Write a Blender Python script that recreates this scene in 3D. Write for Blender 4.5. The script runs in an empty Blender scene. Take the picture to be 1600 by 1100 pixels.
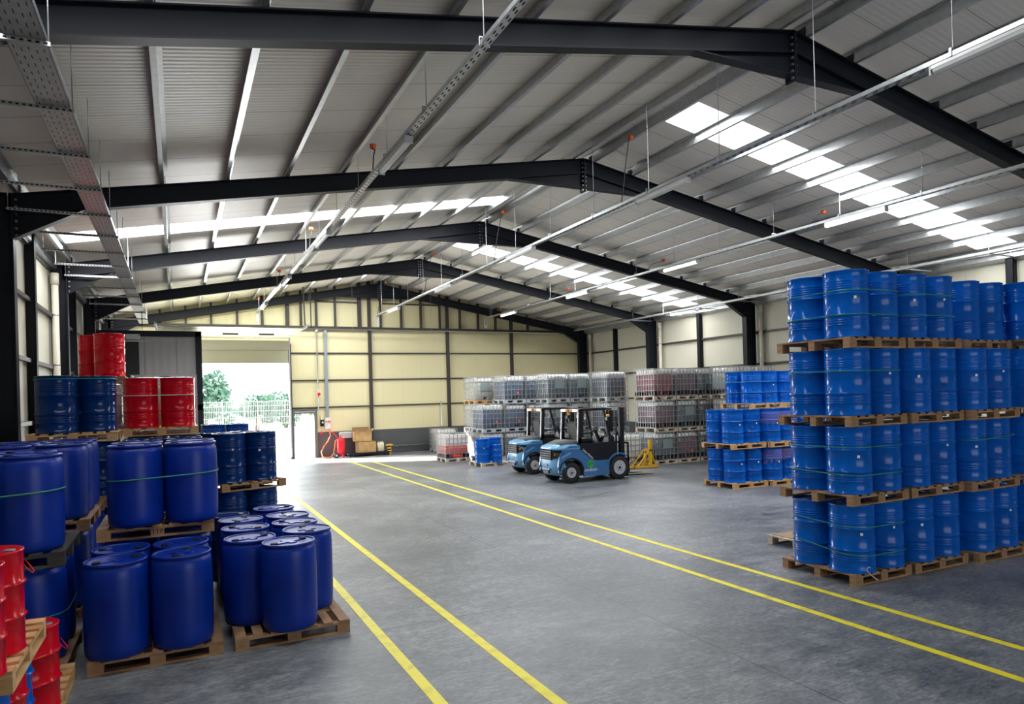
import bpy, math, random
from mathutils import Matrix, Vector
random.seed(7)
C = bpy.context.scene.collection
sc = bpy.context.scene
PI = math.pi

# ------------------------------------------------------------------ camera
cam_d = bpy.data.cameras.new('camera'); cam = bpy.data.objects.new('camera', cam_d); C.objects.link(cam)
def cam_axes(yaw, pitch, roll):
    cy, sy, cp, sp = math.cos(yaw), math.sin(yaw), math.cos(pitch), math.sin(pitch)
    f = Vector((sy*cp, cy*cp, sp)); r = Vector((cy, -sy, 0)); u = r.cross(f)
    cr, sr = math.cos(roll), math.sin(roll)
    return f, r*cr+u*sr, u*cr-r*sr
_f, _r, _u = cam_axes(math.radians(26.0646), math.radians(0.1559), math.radians(-1.6113))
cam.matrix_world = Matrix(((_r.x, _u.x, -_f.x, 0), (_r.y, _u.y, -_f.y, 0), (_r.z, _u.z, -_f.z, 2.6), (0, 0, 0, 1)))
cam_d.sensor_width = 36; cam_d.lens = 1067.8/1600*36; cam_d.shift_y = (616.3-550)/1600
cam_d.clip_start = .05; cam_d.clip_end = 400
sc.camera = cam

# ------------------------------------------------------------------ light
w = bpy.data.worlds.new('sky'); sc.world = w; w.use_nodes = True
nt = w.node_tree; nt.nodes.clear()
out = nt.nodes.new('ShaderNodeOutputWorld'); bg = nt.nodes.new('ShaderNodeBackground'); bg.inputs['Color'].default_value = (.86, .94, 1, 1); bg.inputs['Strength'].default_value = 3.2   # bright hazy overcast-white sky
nt.links.new(bg.outputs[0], out.inputs[0])
def sun(d, strength, angle, color):
    l = bpy.data.lights.new('sun', 'SUN'); l.energy = strength; l.angle = angle; l.color = color
    o = bpy.data.objects.new('sun', l); C.objects.link(o)
    o.rotation_euler = Vector(d).to_track_quat('-Z', 'Y').to_euler(); o.location = (-20, 60, 20)
sun((1, -.55, -.37), 60, math.radians(.7), (1, .95, .86))
def area(name, loc, d, sx, sy, power, color=(1, 1, 1)):
    l = bpy.data.lights.new(name, 'AREA'); l.shape = 'RECTANGLE'; l.size = sx; l.size_y = sy; l.energy = power; l.color = color
    o = bpy.data.objects.new(name, l); C.objects.link(o); o.location = loc
    o.rotation_euler = Vector(d).to_track_quat('-Z', 'Y').to_euler(); return o
SKYL = [('L', 17.65, 18.65), ('R', 10.42, 11.45), ('R', 22.85, 23.95), ('L', 29.0, 30.0), ('L', 5.6, 6.6)]  # last strip is out of view, shifted there to brighten the near floor
for s, y0, y1 in SKYL:
    sg = -1 if s == 'L' else 1
    o = area('daylight_through_skylight', (8.81+sg*5.9, (y0+y1)/2, 8.41-.18*5.9-.08), (-sg*.18, 0, -1), 10.6, y1-y0, 260 if y0 < 6 else 600 if y0 < 12 else 850, (.94, .97, 1))
    o.rotation_euler = (0, sg*math.atan(.18), 0)
area('daylight_through_door', (2.0, 32.3, 2.3), (.1, -1, -.04), 5.0, 4.2, 950, (.95, .98, 1))
area('near_end_fill', (9, -7.6, 2.6), (0, 1, .35), 9, 4.5, 12, (1, .98, .95))  # added fill lamp behind the camera, at an unseen opening
sc.view_settings.view_transform = 'Standard'; sc.view_settings.look = 'None'
sc.view_settings.exposure = 0.08; sc.view_settings.gamma = 1; sc.view_settings.use_curve_mapping = False
sc.cycles.max_bounces = 10; sc.cycles.diffuse_bounces = 6; sc.cycles.glossy_bounces = 3; sc.cycles.transparent_max_bounces = 16
sc.cycles.caustics_reflective = False; sc.cycles.caustics_refractive = False
sc.cycles.sample_clamp_indirect = 6

# ------------------------------------------------------------------ materials
MATS = {}
def mat(name, col, rough=.5, metal=0, spec=.5, coat=0):
    if name in MATS: return MATS[name]
    m = bpy.data.materials.new(name); m.use_nodes = True
    b = m.node_tree.nodes['Principled BSDF']
    b.inputs['Base Color'].default_value = (*col, 1); b.inputs['Roughness'].default_value = rough
    b.inputs['Metallic'].default_value = metal; b.inputs['Specular IOR Level'].default_value = spec
    b.inputs['Coat Weight'].default_value = coat
    MATS[name] = m; return m
def nodes(m): return m.node_tree.nodes, m.node_tree.links, m.node_tree.nodes['Principled BSDF']
def noise_mix(m, c1, c2, scale, detail=4, stretch=(1, 1, 1), lo=.35, hi=.65, obj=True, rough=None, bump=0):
    n, l, b = nodes(m)
    tc = n.new('ShaderNodeTexCoord'); mp = n.new('ShaderNodeMapping'); mp.inputs['Scale'].default_value = stretch
    nz = n.new('ShaderNodeTexNoise'); nz.inputs['Scale'].default_value = scale; nz.inputs['Detail'].default_value = detail
    cr = n.new('ShaderNodeValToRGB'); cr.color_ramp.elements[0].position = lo; cr.color_ramp.elements[1].position = hi
    cr.color_ramp.elements[0].color = (*c1, 1); cr.color_ramp.elements[1].color = (*c2, 1)
    l.new(tc.outputs['Object'], mp.inputs[0]); l.new(mp.outputs[0], nz.inputs[0]); l.new(nz.outputs[0], cr.inputs[0]); l.new(cr.outputs[0], b.inputs['Base Color'])
    if rough:
        mr = n.new('ShaderNodeMapRange'); mr.inputs[3].default_value = rough[0]; mr.inputs[4].default_value = rough[1]
        l.new(nz.outputs[0], mr.inputs[0]); l.new(mr.outputs[0], b.inputs['Roughness'])
    if bump:
        bp = n.new('ShaderNodeBump'); bp.inputs['Strength'].default_value = bump; bp.inputs['Distance'].default_value = .02
        l.new(nz.outputs[0], bp.inputs['Height']); l.new(bp.outputs[0], b.inputs['Normal'])
    return cr
M_FLOOR = mat('polished_concrete', (.2, .21, .22), .4)
def floor_mat():
    n, l, b = nodes(M_FLOOR)
    tc = n.new('ShaderNodeTexCoord')
    def nz(s, d, st=(1, 1, 1), ro=.6):
        mp = n.new('ShaderNodeMapping'); mp.inputs['Scale'].default_value = st
        x = n.new('ShaderNodeTexNoise'); x.inputs['Scale'].default_value = s; x.inputs['Detail'].default_value = d; x.inputs['Roughness'].default_value = ro
        l.new(tc.outputs['Object'], mp.inputs[0]); l.new(mp.outputs[0], x.inputs[0]); return x
    a = nz(.45, 5); c = nz(2.6, 8, (1, 1.9, 1), .75); d = nz(11, 7, (1, 2.4, 1), .75)
    m1 = n.new('ShaderNodeMix'); m1.data_type = 'FLOAT'; m1.inputs[0].default_value = .55; l.new(a.outputs[0], m1.inputs[2]); l.new(c.outputs[0], m1.inputs[3])
    m2 = n.new('ShaderNodeMix'); m2.data_type = 'FLOAT'; m2.inputs[0].default_value = .36; l.new(m1.outputs[0], m2.inputs[2]); l.new(d.outputs[0], m2.inputs[3])
    cr = n.new('ShaderNodeValToRGB'); e = cr.color_ramp.elements
    e[0].position = .41; e[0].color = (.07, .075, .085, 1); e[1].position = .59; e[1].color = (.32, .325, .33, 1)
    k = e.new(.5); k.color = (.16, .168, .178, 1)
    l.new(m2.outputs[0], cr.inputs[0])
    # fine saw-cut joints in the slab
    sp = n.new('ShaderNodeSeparateXYZ'); l.new(tc.outputs['Object'], sp.inputs[0])
    def joint(sock, pos):
        s1 = n.new('ShaderNodeMath'); s1.operation = 'SUBTRACT'; l.new(sock, s1.inputs[0]); s1.inputs[1].default_value = pos
        s2 = n.new('ShaderNodeMath'); s2.operation = 'ABSOLUTE'; l.new(s1.outputs[0], s2.inputs[0])
        s3 = n.new('ShaderNodeMath'); s3.operation = 'LESS_THAN'; l.new(s2.outputs[0], s3.inputs[0]); s3.inputs[1].default_value = .006; return s3
    js = [joint(sp.outputs[0], 4.85), joint(sp.outputs[1], 7.62), joint(sp.outputs[1], 13.8), joint(sp.outputs[0], 10.4)]
    acc = js[0]
    for j in js[1:]:
        mx = n.new('ShaderNodeMath'); mx.operation = 'MAXIMUM'; l.new(acc.outputs[0], mx.inputs[0]); l.new(j.outputs[0], mx.inputs[1]); acc = mx
    mixc = n.new('ShaderNodeMix'); mixc.data_type = 'RGBA'; l.new(acc.outputs[0], mixc.inputs[0]); l.new(cr.outputs[0], mixc.inputs[6]); mixc.inputs[7].default_value = (.04, .042, .045, 1)
    l.new(mixc.outputs[2], b.inputs['Base Color'])
    mr = n.new('ShaderNodeMapRange'); mr.inputs[1].default_value = .3; mr.inputs[2].default_value = .7; mr.inputs[3].default_value = .3; mr.inputs[4].default_value = .52
    l.new(c.outputs[0], mr.inputs[0]); l.new(mr.outputs[0], b.inputs['Roughness'])
    bp = n.new('ShaderNodeBump'); bp.inputs['Strength'].default_value = .12; bp.inputs['Distance'].default_value = .01
    l.new(c.outputs[0], bp.inputs['Height']); l.new(bp.outputs[0], b.inputs['Normal'])
floor_mat()
def ribbed(name, c1, c2, rough, axis, period, joint, strength, metal=0, jd=.3, spec=.3):
    """coated steel sandwich panel: fine ribs and darker panel joints along one axis"""
    m = mat(name, c1, rough, metal, spec); n, l, b = nodes(m)
    tc = n.new('ShaderNodeTexCoord'); sp = n.new('ShaderNodeSeparateXYZ'); l.new(tc.outputs['Object'], sp.inputs[0]); s = sp.outputs[axis]
    def math_(op, a, v):
        x = n.new('ShaderNodeMath'); x.operation = op; l.new(a, x.inputs[0]) if hasattr(a, 'links') else None
        x.inputs[1].default_value = v; return x.outputs[0]
    q = math_('MULTIPLY', s, 2*PI/period); sn = n.new('ShaderNodeMath'); sn.operation = 'SINE'; l.new(q, sn.inputs[0])
    bp = n.new('ShaderNodeBump'); bp.inputs['Strength'].default_value = strength; bp.inputs['Distance'].default_value = .006
    l.new(sn.outputs[0], bp.inputs['Height']); l.new(bp.outputs[0], b.inputs['Normal'])
    nz = n.new('ShaderNodeTexNoise'); nz.inputs['Scale'].default_value = .7; nz.inputs['Detail'].default_value = 5; l.new(tc.outputs['Object'], nz.inputs[0])
    mc = n.new('ShaderNodeMix'); mc.data_type = 'RGBA'; l.new(nz.outputs[0], mc.inputs[0]); mc.inputs[6].default_value = (*c1, 1); mc.inputs[7].default_value = (*c2, 1)
    md = n.new('ShaderNodeMath'); md.operation = 'PINGPONG'; l.new(s, md.inputs[0]); md.inputs[1].default_value = joint/2
    lt = n.new('ShaderNodeMath'); lt.operation = 'LESS_THAN'; l.new(md.outputs[0], lt.inputs[0]); lt.inputs[1].default_value = .006
    mj = n.new('ShaderNodeMix'); mj.data_type = 'RGBA'; l.new(lt.outputs[0], mj.inputs[0]); l.new(mc.outputs[2], mj.inputs[6]); mj.inputs[7].default_value = (c1[0]*jd, c1[1]*jd, c1[2]*jd, 1)
    l.new(mj.outputs[2], b.inputs['Base Color']); return m
M_ROOF = ribbed('white_coated_roof_panel', (.90, .84, .76), (.80, .75, .68), .45, 1, .1, 1.0, .22, 0, spec=.15)  # warm tint carries the bounce off the cream walls in its colour
M_WALL_B = ribbed('cream_wall_panel', (.76, .69, .42), (.72, .65, .39), .5, 0, .12, 1.0, .05, jd=.85)
M_WALL_S = ribbed('pale_wall_panel', (.58, .55, .44), (.53, .51, .40), .55, 1, .12, 1.0, .08, jd=.8)
M_STEEL = mat('dark_painted_steel', (.008, .0095, .015), .5, 0, .25); M_BROWN = mat('dark_brown_steel', (.035, .028, .024), .5)
M_GALV = mat('galvanised_steel', (.50, .51, .52), .36, .75)
noise_mix(M_GALV, (.47, .48, .49), (.55, .56, .56), 9, 3, rough=(.3, .42))
M_WIRE = mat('galvanised_cage_wire', (.40, .41, .42), .45, .5)
M_BOLT = mat('bolt_steel', (.30, .30, .31), .35, .8)
M_PLINTH = mat('grey_plinth', (.075, .078, .083), .6)
M_YEL = mat('yellow_floor_paint', (.75, .62, .03), .45); noise_mix(M_YEL, (.70, .57, .03), (.90, .78, .03), 6, 6, lo=.3, hi=.5)
def paint(name, col, rough=.15, dark=.8):
    m = mat(name, col, rough, 0, .24); noise_mix(m, tuple(x*dark for x in col), col, 3, 5, lo=.35, hi=.6); return m
M_DBLUE = paint('blue_drum_enamel', (.0003, .112, .55)); M_DBLUE_SHADE = paint('shaded_blue_drum_enamel', (.001, .028, .15))  # second enamel: the same blue with the left side's shade put into it
M_DRED = paint('red_drum_enamel', (.66, .004, .016)); M_PBLUE = mat('blue_polyethylene', (.008, .035, .30), .33, 0, .3)
noise_mix(M_PBLUE, (.001, .020, .22), (.002, .030, .31), 2.5, 5, rough=(.28, .42))
M_RIM = mat('drum_rim_blue', (.01, .07, .30), .25)
M_BLACK = mat('black_plastic', (.010, .010, .011), .6, 0, .2); M_RUB = mat('tyre_rubber', (.018, .018, .018), .8)
M_STICK = mat('white_paper_label', (.8, .8, .78), .6)
def wood(name, c1, c2):
    m = mat(name, c1, .75); noise_mix(m, c1, c2, 4, 6, (1, 1, 3), .3, .7, bump=.2); return m
M_WOOD = wood('pallet_timber', (.22, .11, .05), (.46, .28, .15)); M_WOODO = wood('fresh_pallet_timber', (.46, .24, .08), (.76, .48, .23))
M_WOODG = wood('weathered_pallet_timber', (.018, .018, .017), (.06, .055, .05)); M_WOODP = wood('pale_pallet_timber', (.45, .36, .26), (.68, .58, .45))
M_GREYP = mat('grey_pallet_plastic', (.42, .44, .46), .5)
M_TEAL = mat('green_strapping', (.02, .22, .16), .4); M_WSTRAP = mat('white_strapping', (.75, .72, .72), .4)
M_WHITE = mat('white_enamel', (.75, .75, .74), .4); M_ORANGE = mat('orange_plastic', (.85, .13, .02), .4)
M_LBLUE = mat('forklift_light_blue', (.15, .38, .62), .3, coat=.3); M_LBLUE2 = mat('forklift_mid_blue', (.05, .17, .38), .3, coat=.3)
M_FBLK = mat('forklift_black', (.008, .008, .009), .4); M_CHROME = mat('chrome_trim', (.7, .7, .7), .2, .9)
M_WFR = mat('pale_grey_frame', (.55, .56, .57), .4); M_SLAT = mat('light_grey_slat', (.16, .17, .18), .5); M_RIMG = mat('grey_wheel_rim', (.50, .51, .53), .45, 0); M_TAILR = mat('red_lens', (.8, .12, .06), .25); M_AMB = mat('amber_lens', (.95, .38, .03), .25)
M_YSTEEL = mat('yellow_painted_steel', (.75, .42, .02), .4); M_GREEN = mat('green_badge', (.05, .5, .06), .4)
M_CARD = mat('cardboard', (.48, .29, .12), .8); noise_mix(M_CARD, (.42, .25, .10), (.55, .34, .15), 5, 4)
M_CARDI = mat('cardboard_inside', (.30, .17, .08), .85); M_HOSE = mat('orange_hose', (.80, .20, .07), .4); M_REDP = mat('glossy_red', (.72, .01, .02), .25)
M_CREAMP = mat('cream_plastic', (.70, .66, .46), .45); M_GREYCAB = mat('grey_cabin_panel', (.36, .35, .35), .5)
M_DOORP = mat('cream_sectional_panel', (.42, .41, .29), .5); M_PIPE = mat('beige_downpipe', (.62, .57, .46), .45)
M_LABELG = mat('grey_green_plate', (.22, .27, .27), .5)
M_CARDBRD = mat('brown_board', (.36, .25, .15), .8)
def emis(name, col, s):
    m = mat(name, col, .4); b = nodes(m)[2]; b.inputs['Emission Color'].default_value = (*col, 1); b.inputs['Emission Strength'].default_value = s; return m
M_SKYL = emis('translucent_rooflight', (.93, .97, 1), 2.2); M_TUBE = emis('lit_tube', (1, 1, 1), 5)
M_TUBEOFF = mat('unlit_diffuser', (.62, .62, .60), .35)
def shell(name, col, alpha):
    m = bpy.data.materials.new(name); m.use_nodes = True; n = m.node_tree.nodes; l = m.node_tree.links; n.clear()
    o = n.new('ShaderNodeOutputMaterial'); mx = n.new('ShaderNodeMixShader'); t = n.new('ShaderNodeBsdfTransparent'); t.inputs[0].default_value = (1, 1, 1, 1)
    p = n.new('ShaderNodeBsdfPrincipled'); p.inputs['Base Color'].default_value = (*col, 1); p.inputs['Roughness'].default_value = .3
    mx.inputs[0].default_value = alpha; l.new(t.outputs[0], mx.inputs[1]); l.new(p.outputs[0], mx.inputs[2]); l.new(mx.outputs[0], o.inputs[0]); return m
M_SHELL = shell('milky_tank_plastic', (.82, .84, .82), .17); M_FILM = shell('clear_stretch_film', (.70, .42, .60), .16)
M_MILK = shell('milky_tank_plastic_empty', (.80, .80, .76), .80)
M_WTANK = mat('white_tank_plastic', (.78, .77, .70), .35)
LIQ = {k: mat('liquid_'+k, v, .3) for k, v in dict(blue=(.025, .065, .16), slate=(.045, .07, .105), red=(.26, .012, .035), orange=(.80, .05, .02), wine=(.13, .035, .055), pale=(.45, .50, .52), clear=(.6, .58, .5), grey=(.09, .11, .13)).items()}

# ------------------------------------------------------------------ mesh helpers
class MB:
    def __init__(s): s.v = []; s.f = []; s.sm = []
    def add(s, vs, fs, smooth=False):
        b = len(s.v); s.v += [tuple(p) for p in vs]; s.f += [tuple(i+b for i in f) for f in fs]; s.sm += [smooth]*len(fs); return s
    def box(s, x0, x1, y0, y1, z0, z1, M=None):
        vs = [(x, y, z) for z in (z0, z1) for y in (y0, y1) for x in (x0, x1)]
        if M is not None: vs = [M @ Vector(p) for p in vs]
        return s.add(vs, [(0, 2, 3, 1), (4, 5, 7, 6), (0, 1, 5, 4), (2, 6, 7, 3), (0, 4, 6, 2), (1, 3, 7, 5)])
    def bar(s, a, b, w_, h_):
        a = Vector(a); b = Vector(b); d = b-a; L = d.length; q = d.to_track_quat('X', 'Z').to_matrix().to_4x4()
        return s.box(0, L, -w_/2, w_/2, -h_/2, h_/2, Matrix.Translation(a) @ q)
    def prism(s, pts, y0, y1, plane='xz', smooth=False):
        n = len(pts); f = {'xz': lambda p, t: (p[0], t, p[1]), 'xy': lambda p, t: (p[0], p[1], t), 'yz': lambda p, t: (t, p[0], p[1])}[plane]
        vs = [f(p, y0) for p in pts]+[f(p, y1) for p in pts]
        s.add(vs, [tuple(range(n)), tuple(range(2*n-1, n-1, -1))])
        b = len(s.v)-2*n
        for i in range(n):
            j = (i+1) % n; s.f.append((b+i, b+n+i, b+n+j, b+j)); s.sm.append(smooth)
        return s
    def lathe(s, prof, seg=28, c=(0, 0, 0), axis='z', smooth=True, caps=True):
        vs = []; fs = []
        for r, z in prof:
            for k in range(seg):
                a = 2*PI*k/seg; p = (r*math.cos(a), r*math.sin(a), z)
                if axis == 'y': p = (p[0], p[2], p[1])
                if axis == 'x': p = (p[2], p[0], p[1])
                vs.append((p[0]+c[0], p[1]+c[1], p[2]+c[2]))
        for i in range(len(prof)-1):
            for k in range(seg):
                a, b = i*seg+k, i*seg+(k+1) % seg; fs.append((a, b, b+seg, a+seg))
        s.add(vs, fs, smooth); b0 = len(s.v)-len(vs)
        if caps:
            s.f.append(tuple(b0+k for k in range(seg-1, -1, -1))); s.sm.append(False)
            s.f.append(tuple(b0+(len(prof)-1)*seg+k for k in range(seg))); s.sm.append(False)
        return s
    def tube(s, path, r, seg=8, closed=False):
        P = [Vector(p) for p in path]; n = len(P); vs = []; fs = []; up = Vector((0, 0, 1))
        for i, p in enumerate(P):
            t = (P[(i+1) % n]-P[i-1]) if (closed or 0 < i < n-1) else (P[1]-P[0] if i == 0 else P[-1]-P[-2])
            t.normalize(); a = t.cross(up)
            if a.length < .05: a = t.cross(Vector((1, 0, 0)))
            a.normalize(); b = t.cross(a)
            for k in range(seg):
                q = 2*PI*k/seg; vs.append(p+a*(r*math.cos(q))+b*(r*math.sin(q)))
        for i in range(n if closed else n-1):
            for k in range(seg):
                a_, b_ = i*seg+k, i*seg+(k+1) % seg; j = ((i+1) % n)*seg-i*seg
                fs.append((a_, b_, b_+j, a_+j))
        s.add(vs, fs, True)
        if not closed:
            b0 = len(s.v)-len(vs); s.f.append(tuple(b0+k for k in range(seg))); s.sm.append(False)
            s.f.append(tuple(b0+(n-1)*seg+k for k in range(seg-1, -1, -1))); s.sm.append(False)
        return s
    def mesh(s, name, m, bevel=0):
        me = bpy.data.meshes.new(name); me.from_pydata(s.v, [], s.f); me.polygons.foreach_set('use_smooth', s.sm)
        ms = m if isinstance(m, (list, tuple)) else [m]
        for x in ms: me.materials.append(x)
        me.update(); return me
    def build(s, name, m, parent=None, **kw): return put(name, s.mesh(name, m), parent, **kw)
def put(name, me, parent=None, loc=(0, 0, 0), rz=0, label=None, cat=None, group=None, kind=None):
    o = bpy.data.objects.new(name, me); C.objects.link(o); o.location = loc; o.rotation_euler[2] = rz
    if parent is not None: o.parent = parent
    for k, v in (('label', label), ('category', cat), ('group', group), ('kind', kind)):
        if v: o[k] = v
    return o
def thing(name, label, cat, loc=(0, 0, 0), rz=0, group=None): return put(name, None, None, loc, rz, label, cat, group)
def rbox(x0, x1, y0, y1, z0, z1, r, n=3, mid=None):
    """box with rounded vertical edges and a chamfered top and bottom"""
    def ring(i, z):
        o = []
        for cx, cy, a0 in ((x1-r, y1-r, 0), (x0+r, y1-r, PI/2), (x0+r, y0+r, PI), (x1-r, y0+r, 1.5*PI)):
            for k in range(n+1):
                a = a0+k*PI/2/n; o.append((cx+(r-i)*math.cos(a), cy+(r-i)*math.sin(a), z))
        return o
    c = r*.45; R = [ring(c, z0), ring(0, z0+c)]+([ring(0, mid)] if mid and z0+c < mid < z1-c else [])+[ring(0, z1-c), ring(c, z1)]; m = len(R[0]); q = len(R)-1; mb = MB()
    mb.add([p for q in R for p in q], [(i*m+k, i*m+(k+1) % m, (i+1)*m+(k+1) % m, (i+1)*m+k) for i in range(q) for k in range(m)], True)
    mb.f += [tuple(range(m-1, -1, -1)), tuple(q*m+k for k in range(m))]; mb.sm += [False, False]; return mb

# ------------------------------------------------------------------ the building
XL, XR, YN, YB, RX, RZ, SL = -2.74, 20.65, -8.0, 32.7, 8.81, 8.41, .18
def zr(x): return RZ-SL*abs(x-RX)           # underside of the roof panels
FY = [7.67, 13.84, 20.01, 26.19, 32.36]
fl = MB(); fl.box(XL-.2, XR+.2, YN-.2, YB+.2, -.3, 0); put('floor', fl.mesh('floor', M_FLOOR), kind='structure')
lines = [(1.95, .11), (2.83, .11), (6.56, .10), (7.34, .10)]
for i, (x, wd) in enumerate(lines):
    y0, y1 = (1.0, 29.5) if i > 1 else ((1.0, 11.2) if i == 0 else (1.0, 26))
    lb = ['first yellow floor line beside the drum pallets on the left', 'second yellow floor line, edging the aisle beside the left drums', 'third yellow floor line, nearer the open aisle than its neighbour', 'fourth yellow floor line, running closest to the tall blue drum tower'][i]
    put('floor_line', MB().box(x-wd/2, x+wd/2, y0, y1, 0, .003).mesh('floor_line', M_YEL), label=lb, cat='floor marking', group='yellow lines painted on the floor')
# ceiling: two slopes of panels with gaps that hold the rooflights
cm = MB()
def slab(mb, s, xa, xb, ya, yb, t=.1):
    za, zb = zr(xa), zr(xb)
    mb.add([(xa, ya, za), (xb, ya, zb), (xa, yb, za), (xb, yb, zb), (xa, ya, za+t), (xb, ya, zb+t), (xa, yb, za+t), (xb, yb, zb+t)],
           [(0, 2, 3, 1), (4, 5, 7, 6), (0, 1, 5, 4), (2, 6, 7, 3), (0, 4, 6, 2), (1, 3, 7, 5)])
for s in 'LR':
    xa, xb = (XL-.1, RX) if s == 'L' else (RX, XR+.1)
    sa, sb = (-2.25, 8.6) if s == 'L' else (9.05, 20.25)
    y = YN-.1
    for q, y0, y1 in sorted(k for k in SKYL if k[0] == s):
        slab(cm, s, xa, xb, y, y0)
        slab(cm, s, xa, sa, y0, y1); slab(cm, s, sb, xb, y0, y1); y = y1
    slab(cm, s, xa, xb, y, YB+.1)
ceil = put('ceiling', cm.mesh('ceiling', M_ROOF), kind='structure')
for s, y0, y1 in SKYL:
    sa, sb = (-2.25, 8.6) if s == 'L' else (9.05, 20.25)
    mb = MB(); slab(mb, s, sa, sb, y0, y1, .04); mb.build('skylight', M_SKYL, ceil, label='bright white translucent rooflight strip')
# side walls
PXL = [(-2.98, -2.9)]; GZ = (2.33, 3.6, 4.85)
MIDY = [4.6, 10.75, 16.93, 23.2, 29.6]
for side, x, sg in (('left', XL, 1), ('right', XR, -1)):
    top = zr(x); PD = .17
    wo = put('wall_'+side, MB().box(min(x, x-.1*sg), max(x, x-.1*sg), YN, YB, 1.15, top).mesh('wall', M_WALL_S), kind='structure')
    MB().box(min(x, x-.1*sg), max(x, x-.1*sg), YN, YB, 0, 1.15).build('plinth', M_PLINTH, wo)
    for z in GZ+(6.02,):
        MB().box(min(x, x+.09*sg), max(x, x+.09*sg), YN, YB, z-.04, z+.04).build('girt', M_BROWN, wo)
    for y in MIDY:
        p = MB(); p.box(min(x, x+PD*sg), max(x, x+PD*sg), y-.1, y-.085, 0, top); p.box(min(x, x+PD*sg), max(x, x+PD*sg), y+.085, y+.1, 0, top)
        p.box(x+.07*sg-.008, x+.07*sg+.008, y-.09, y+.09, 0, top); p.box(min(x+(PD-.015)*sg, x+PD*sg), max(x+(PD-.015)*sg, x+PD*sg), y-.1, y+.1, 0, top)
        p.build('wall_post', M_STEEL, wo)
    g = MB(); gx = x+.02*sg; gw = .12 if side == 'left' else .22; g.prism([(gx, top-.36), (gx+gw*sg, top-.28), (gx+gw*sg, top-.05), (gx, top-.02)], YN, YB-.1); g.build('eaves_gutter', M_GALV, wo)
# end wall with the big door and the side door
wb = MB()
DX0, DX1, DZ = -.62, 4.6, 4.48; SX0, SX1, SZ = 4.78, 5.68, 2.06
T = (YB, YB+.12)
for x0, x1, z0, z1 in ((XL, DX0, 0, 6.05), (DX0, DX1, DZ, 6.05), (DX1, SX0, 0, 6.05), (SX0, SX1, SZ, 6.05), (SX1, XR, 0, 6.05)): wb.box(x0, x1, *T, z0, z1)
wb.prism([(XL, 6.05), (XR, 6.05), (XR, zr(XR)), (RX, RZ), (XL, zr(XL))], *T)
wallb = put('wall_back', wb.mesh('wall_back', M_WALL_B), kind='structure')
for z in (2.33, 3.6, 4.87): MB().box(DX1+.1, XR, YB-.07, YB, z-.03, z+.03).build('girt', M_BROWN, wallb)
MB().box(XL, XR, YB-.2, YB, 5.98, 6.12).build('wind_beam', M_BROWN, wallb)
for x, z0, wd in ((8.39, 0, .14), (12.39, 0, .14), (16.0, 0, .14), (5.9, 6.05, .09), (5.2, 6.05, .09), (6.77, 6.05, .08), (7.92, 6.05, .16), (8.95, 6.05, .08), (9.98, 6.05, .08), (11.0, 6.05, .08), (12.0, 6.05, .07), (13.09, 6.05, .08), (14.1, 6.05, .08), (15.1, 6.05, .08), (17.0, 6.05, .08),
               (.39, 6.05, .08), (1.4, 6.05, .08), (2.46, 6.05, .08), (3.51, 6.05, .1), (4.6, 6.05, .16), (-.6, 6.05, .08)):
    MB().box(x-wd/2, x+wd/2, YB-.16, YB, z0, zr(x)).build('wall_post', M_BROWN, wallb)
for x0, x1 in ((5.9, 7.9), (8.95, 12.0)): MB().box(x0, x1, YB-.08, YB, 7.27, 7.33).build('girt', M_BROWN, wallb)
MB().box(SX1+.15, XR, YB-.04, YB, 0, 1.17).build('plinth', M_PLINTH, wallb)
for (ax, az, bx, bz) in ((5.62, 6.05, 5.45, 7.9), (5.35, 6.05, 5.15, 7.75)): MB().bar((ax, YB-.3, az), (bx, YB-1.2, bz), .05, .05).build('brace', M_BROWN, wallb)
# unseen near wall; its wide opening is added to let in light
wn = MB()
for x0, x1, z0, z1 in ((XL, 4, 0, 6.05), (4, 14, 5, 6.05), (14, XR, 0, 6.05)): wn.box(x0, x1, YN-.1, YN, z0, z1)
wn.prism([(XL, 6.05), (XR, 6.05), (XR, zr(XR)), (RX, RZ), (XL, zr(XL))], YN-.1, YN)
put('wall_front', wn.mesh('wall_front', M_WALL_B), kind='structure')
# the raised sectional door
d1 = put('door_1', MB().box(DX1, DX1+.12, YB-.12, YB, 0, 5.3).box(DX0-.12, DX0, YB-.12, YB, 0, 5.3).box(DX0, DX1, YB-.05, YB, DZ-.06, DZ).mesh('door_1', M_BROWN), kind='structure')
lo = [(32.62, 4.42), (32.62, 4.86)]
MB().box(DX0, DX1, 32.60, 32.65, 4.44, 4.98).build('door_panel', M_DOORP, d1)
MB().prism([(32.60, 4.99), (32.65, 4.99), (32.45, 5.42), (32.40, 5.40)], DX0, DX1, 'yz').build('door_panel', M_DOORP, d1)
for k in range(6):
    y1 = 32.38-k*.68; z = 5.50+k*.012
    MB().box(DX0, DX1, y1-.66, y1, z, z+.045).build('door_panel', M_DOORP, d1)
for x in (.6, 2.0, 3.4):
    MB().box(x-.3, x+.3, 30.1, 30.16, 5.44, 5.5).build('door_hinge_bar', M_BROWN, d1)
for x in (DX0-.04, DX1+.04):
    t = MB(); t.box(x-.03, x+.03, 27.5, 32.4, 5.55, 5.62); t.box(x-.03, x+.03, 32.55, 32.6, .1, 5.2); t.bar((x, 32.57, 5.15), (x, 32.35, 5.58), .06, .06)
    for k in range(16): t.box(x-.045, x-.03, 27.6+k*.3, 27.68+k*.3, 5.53, 5.64)
    t.build('door_track', M_GALV, d1)
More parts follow.
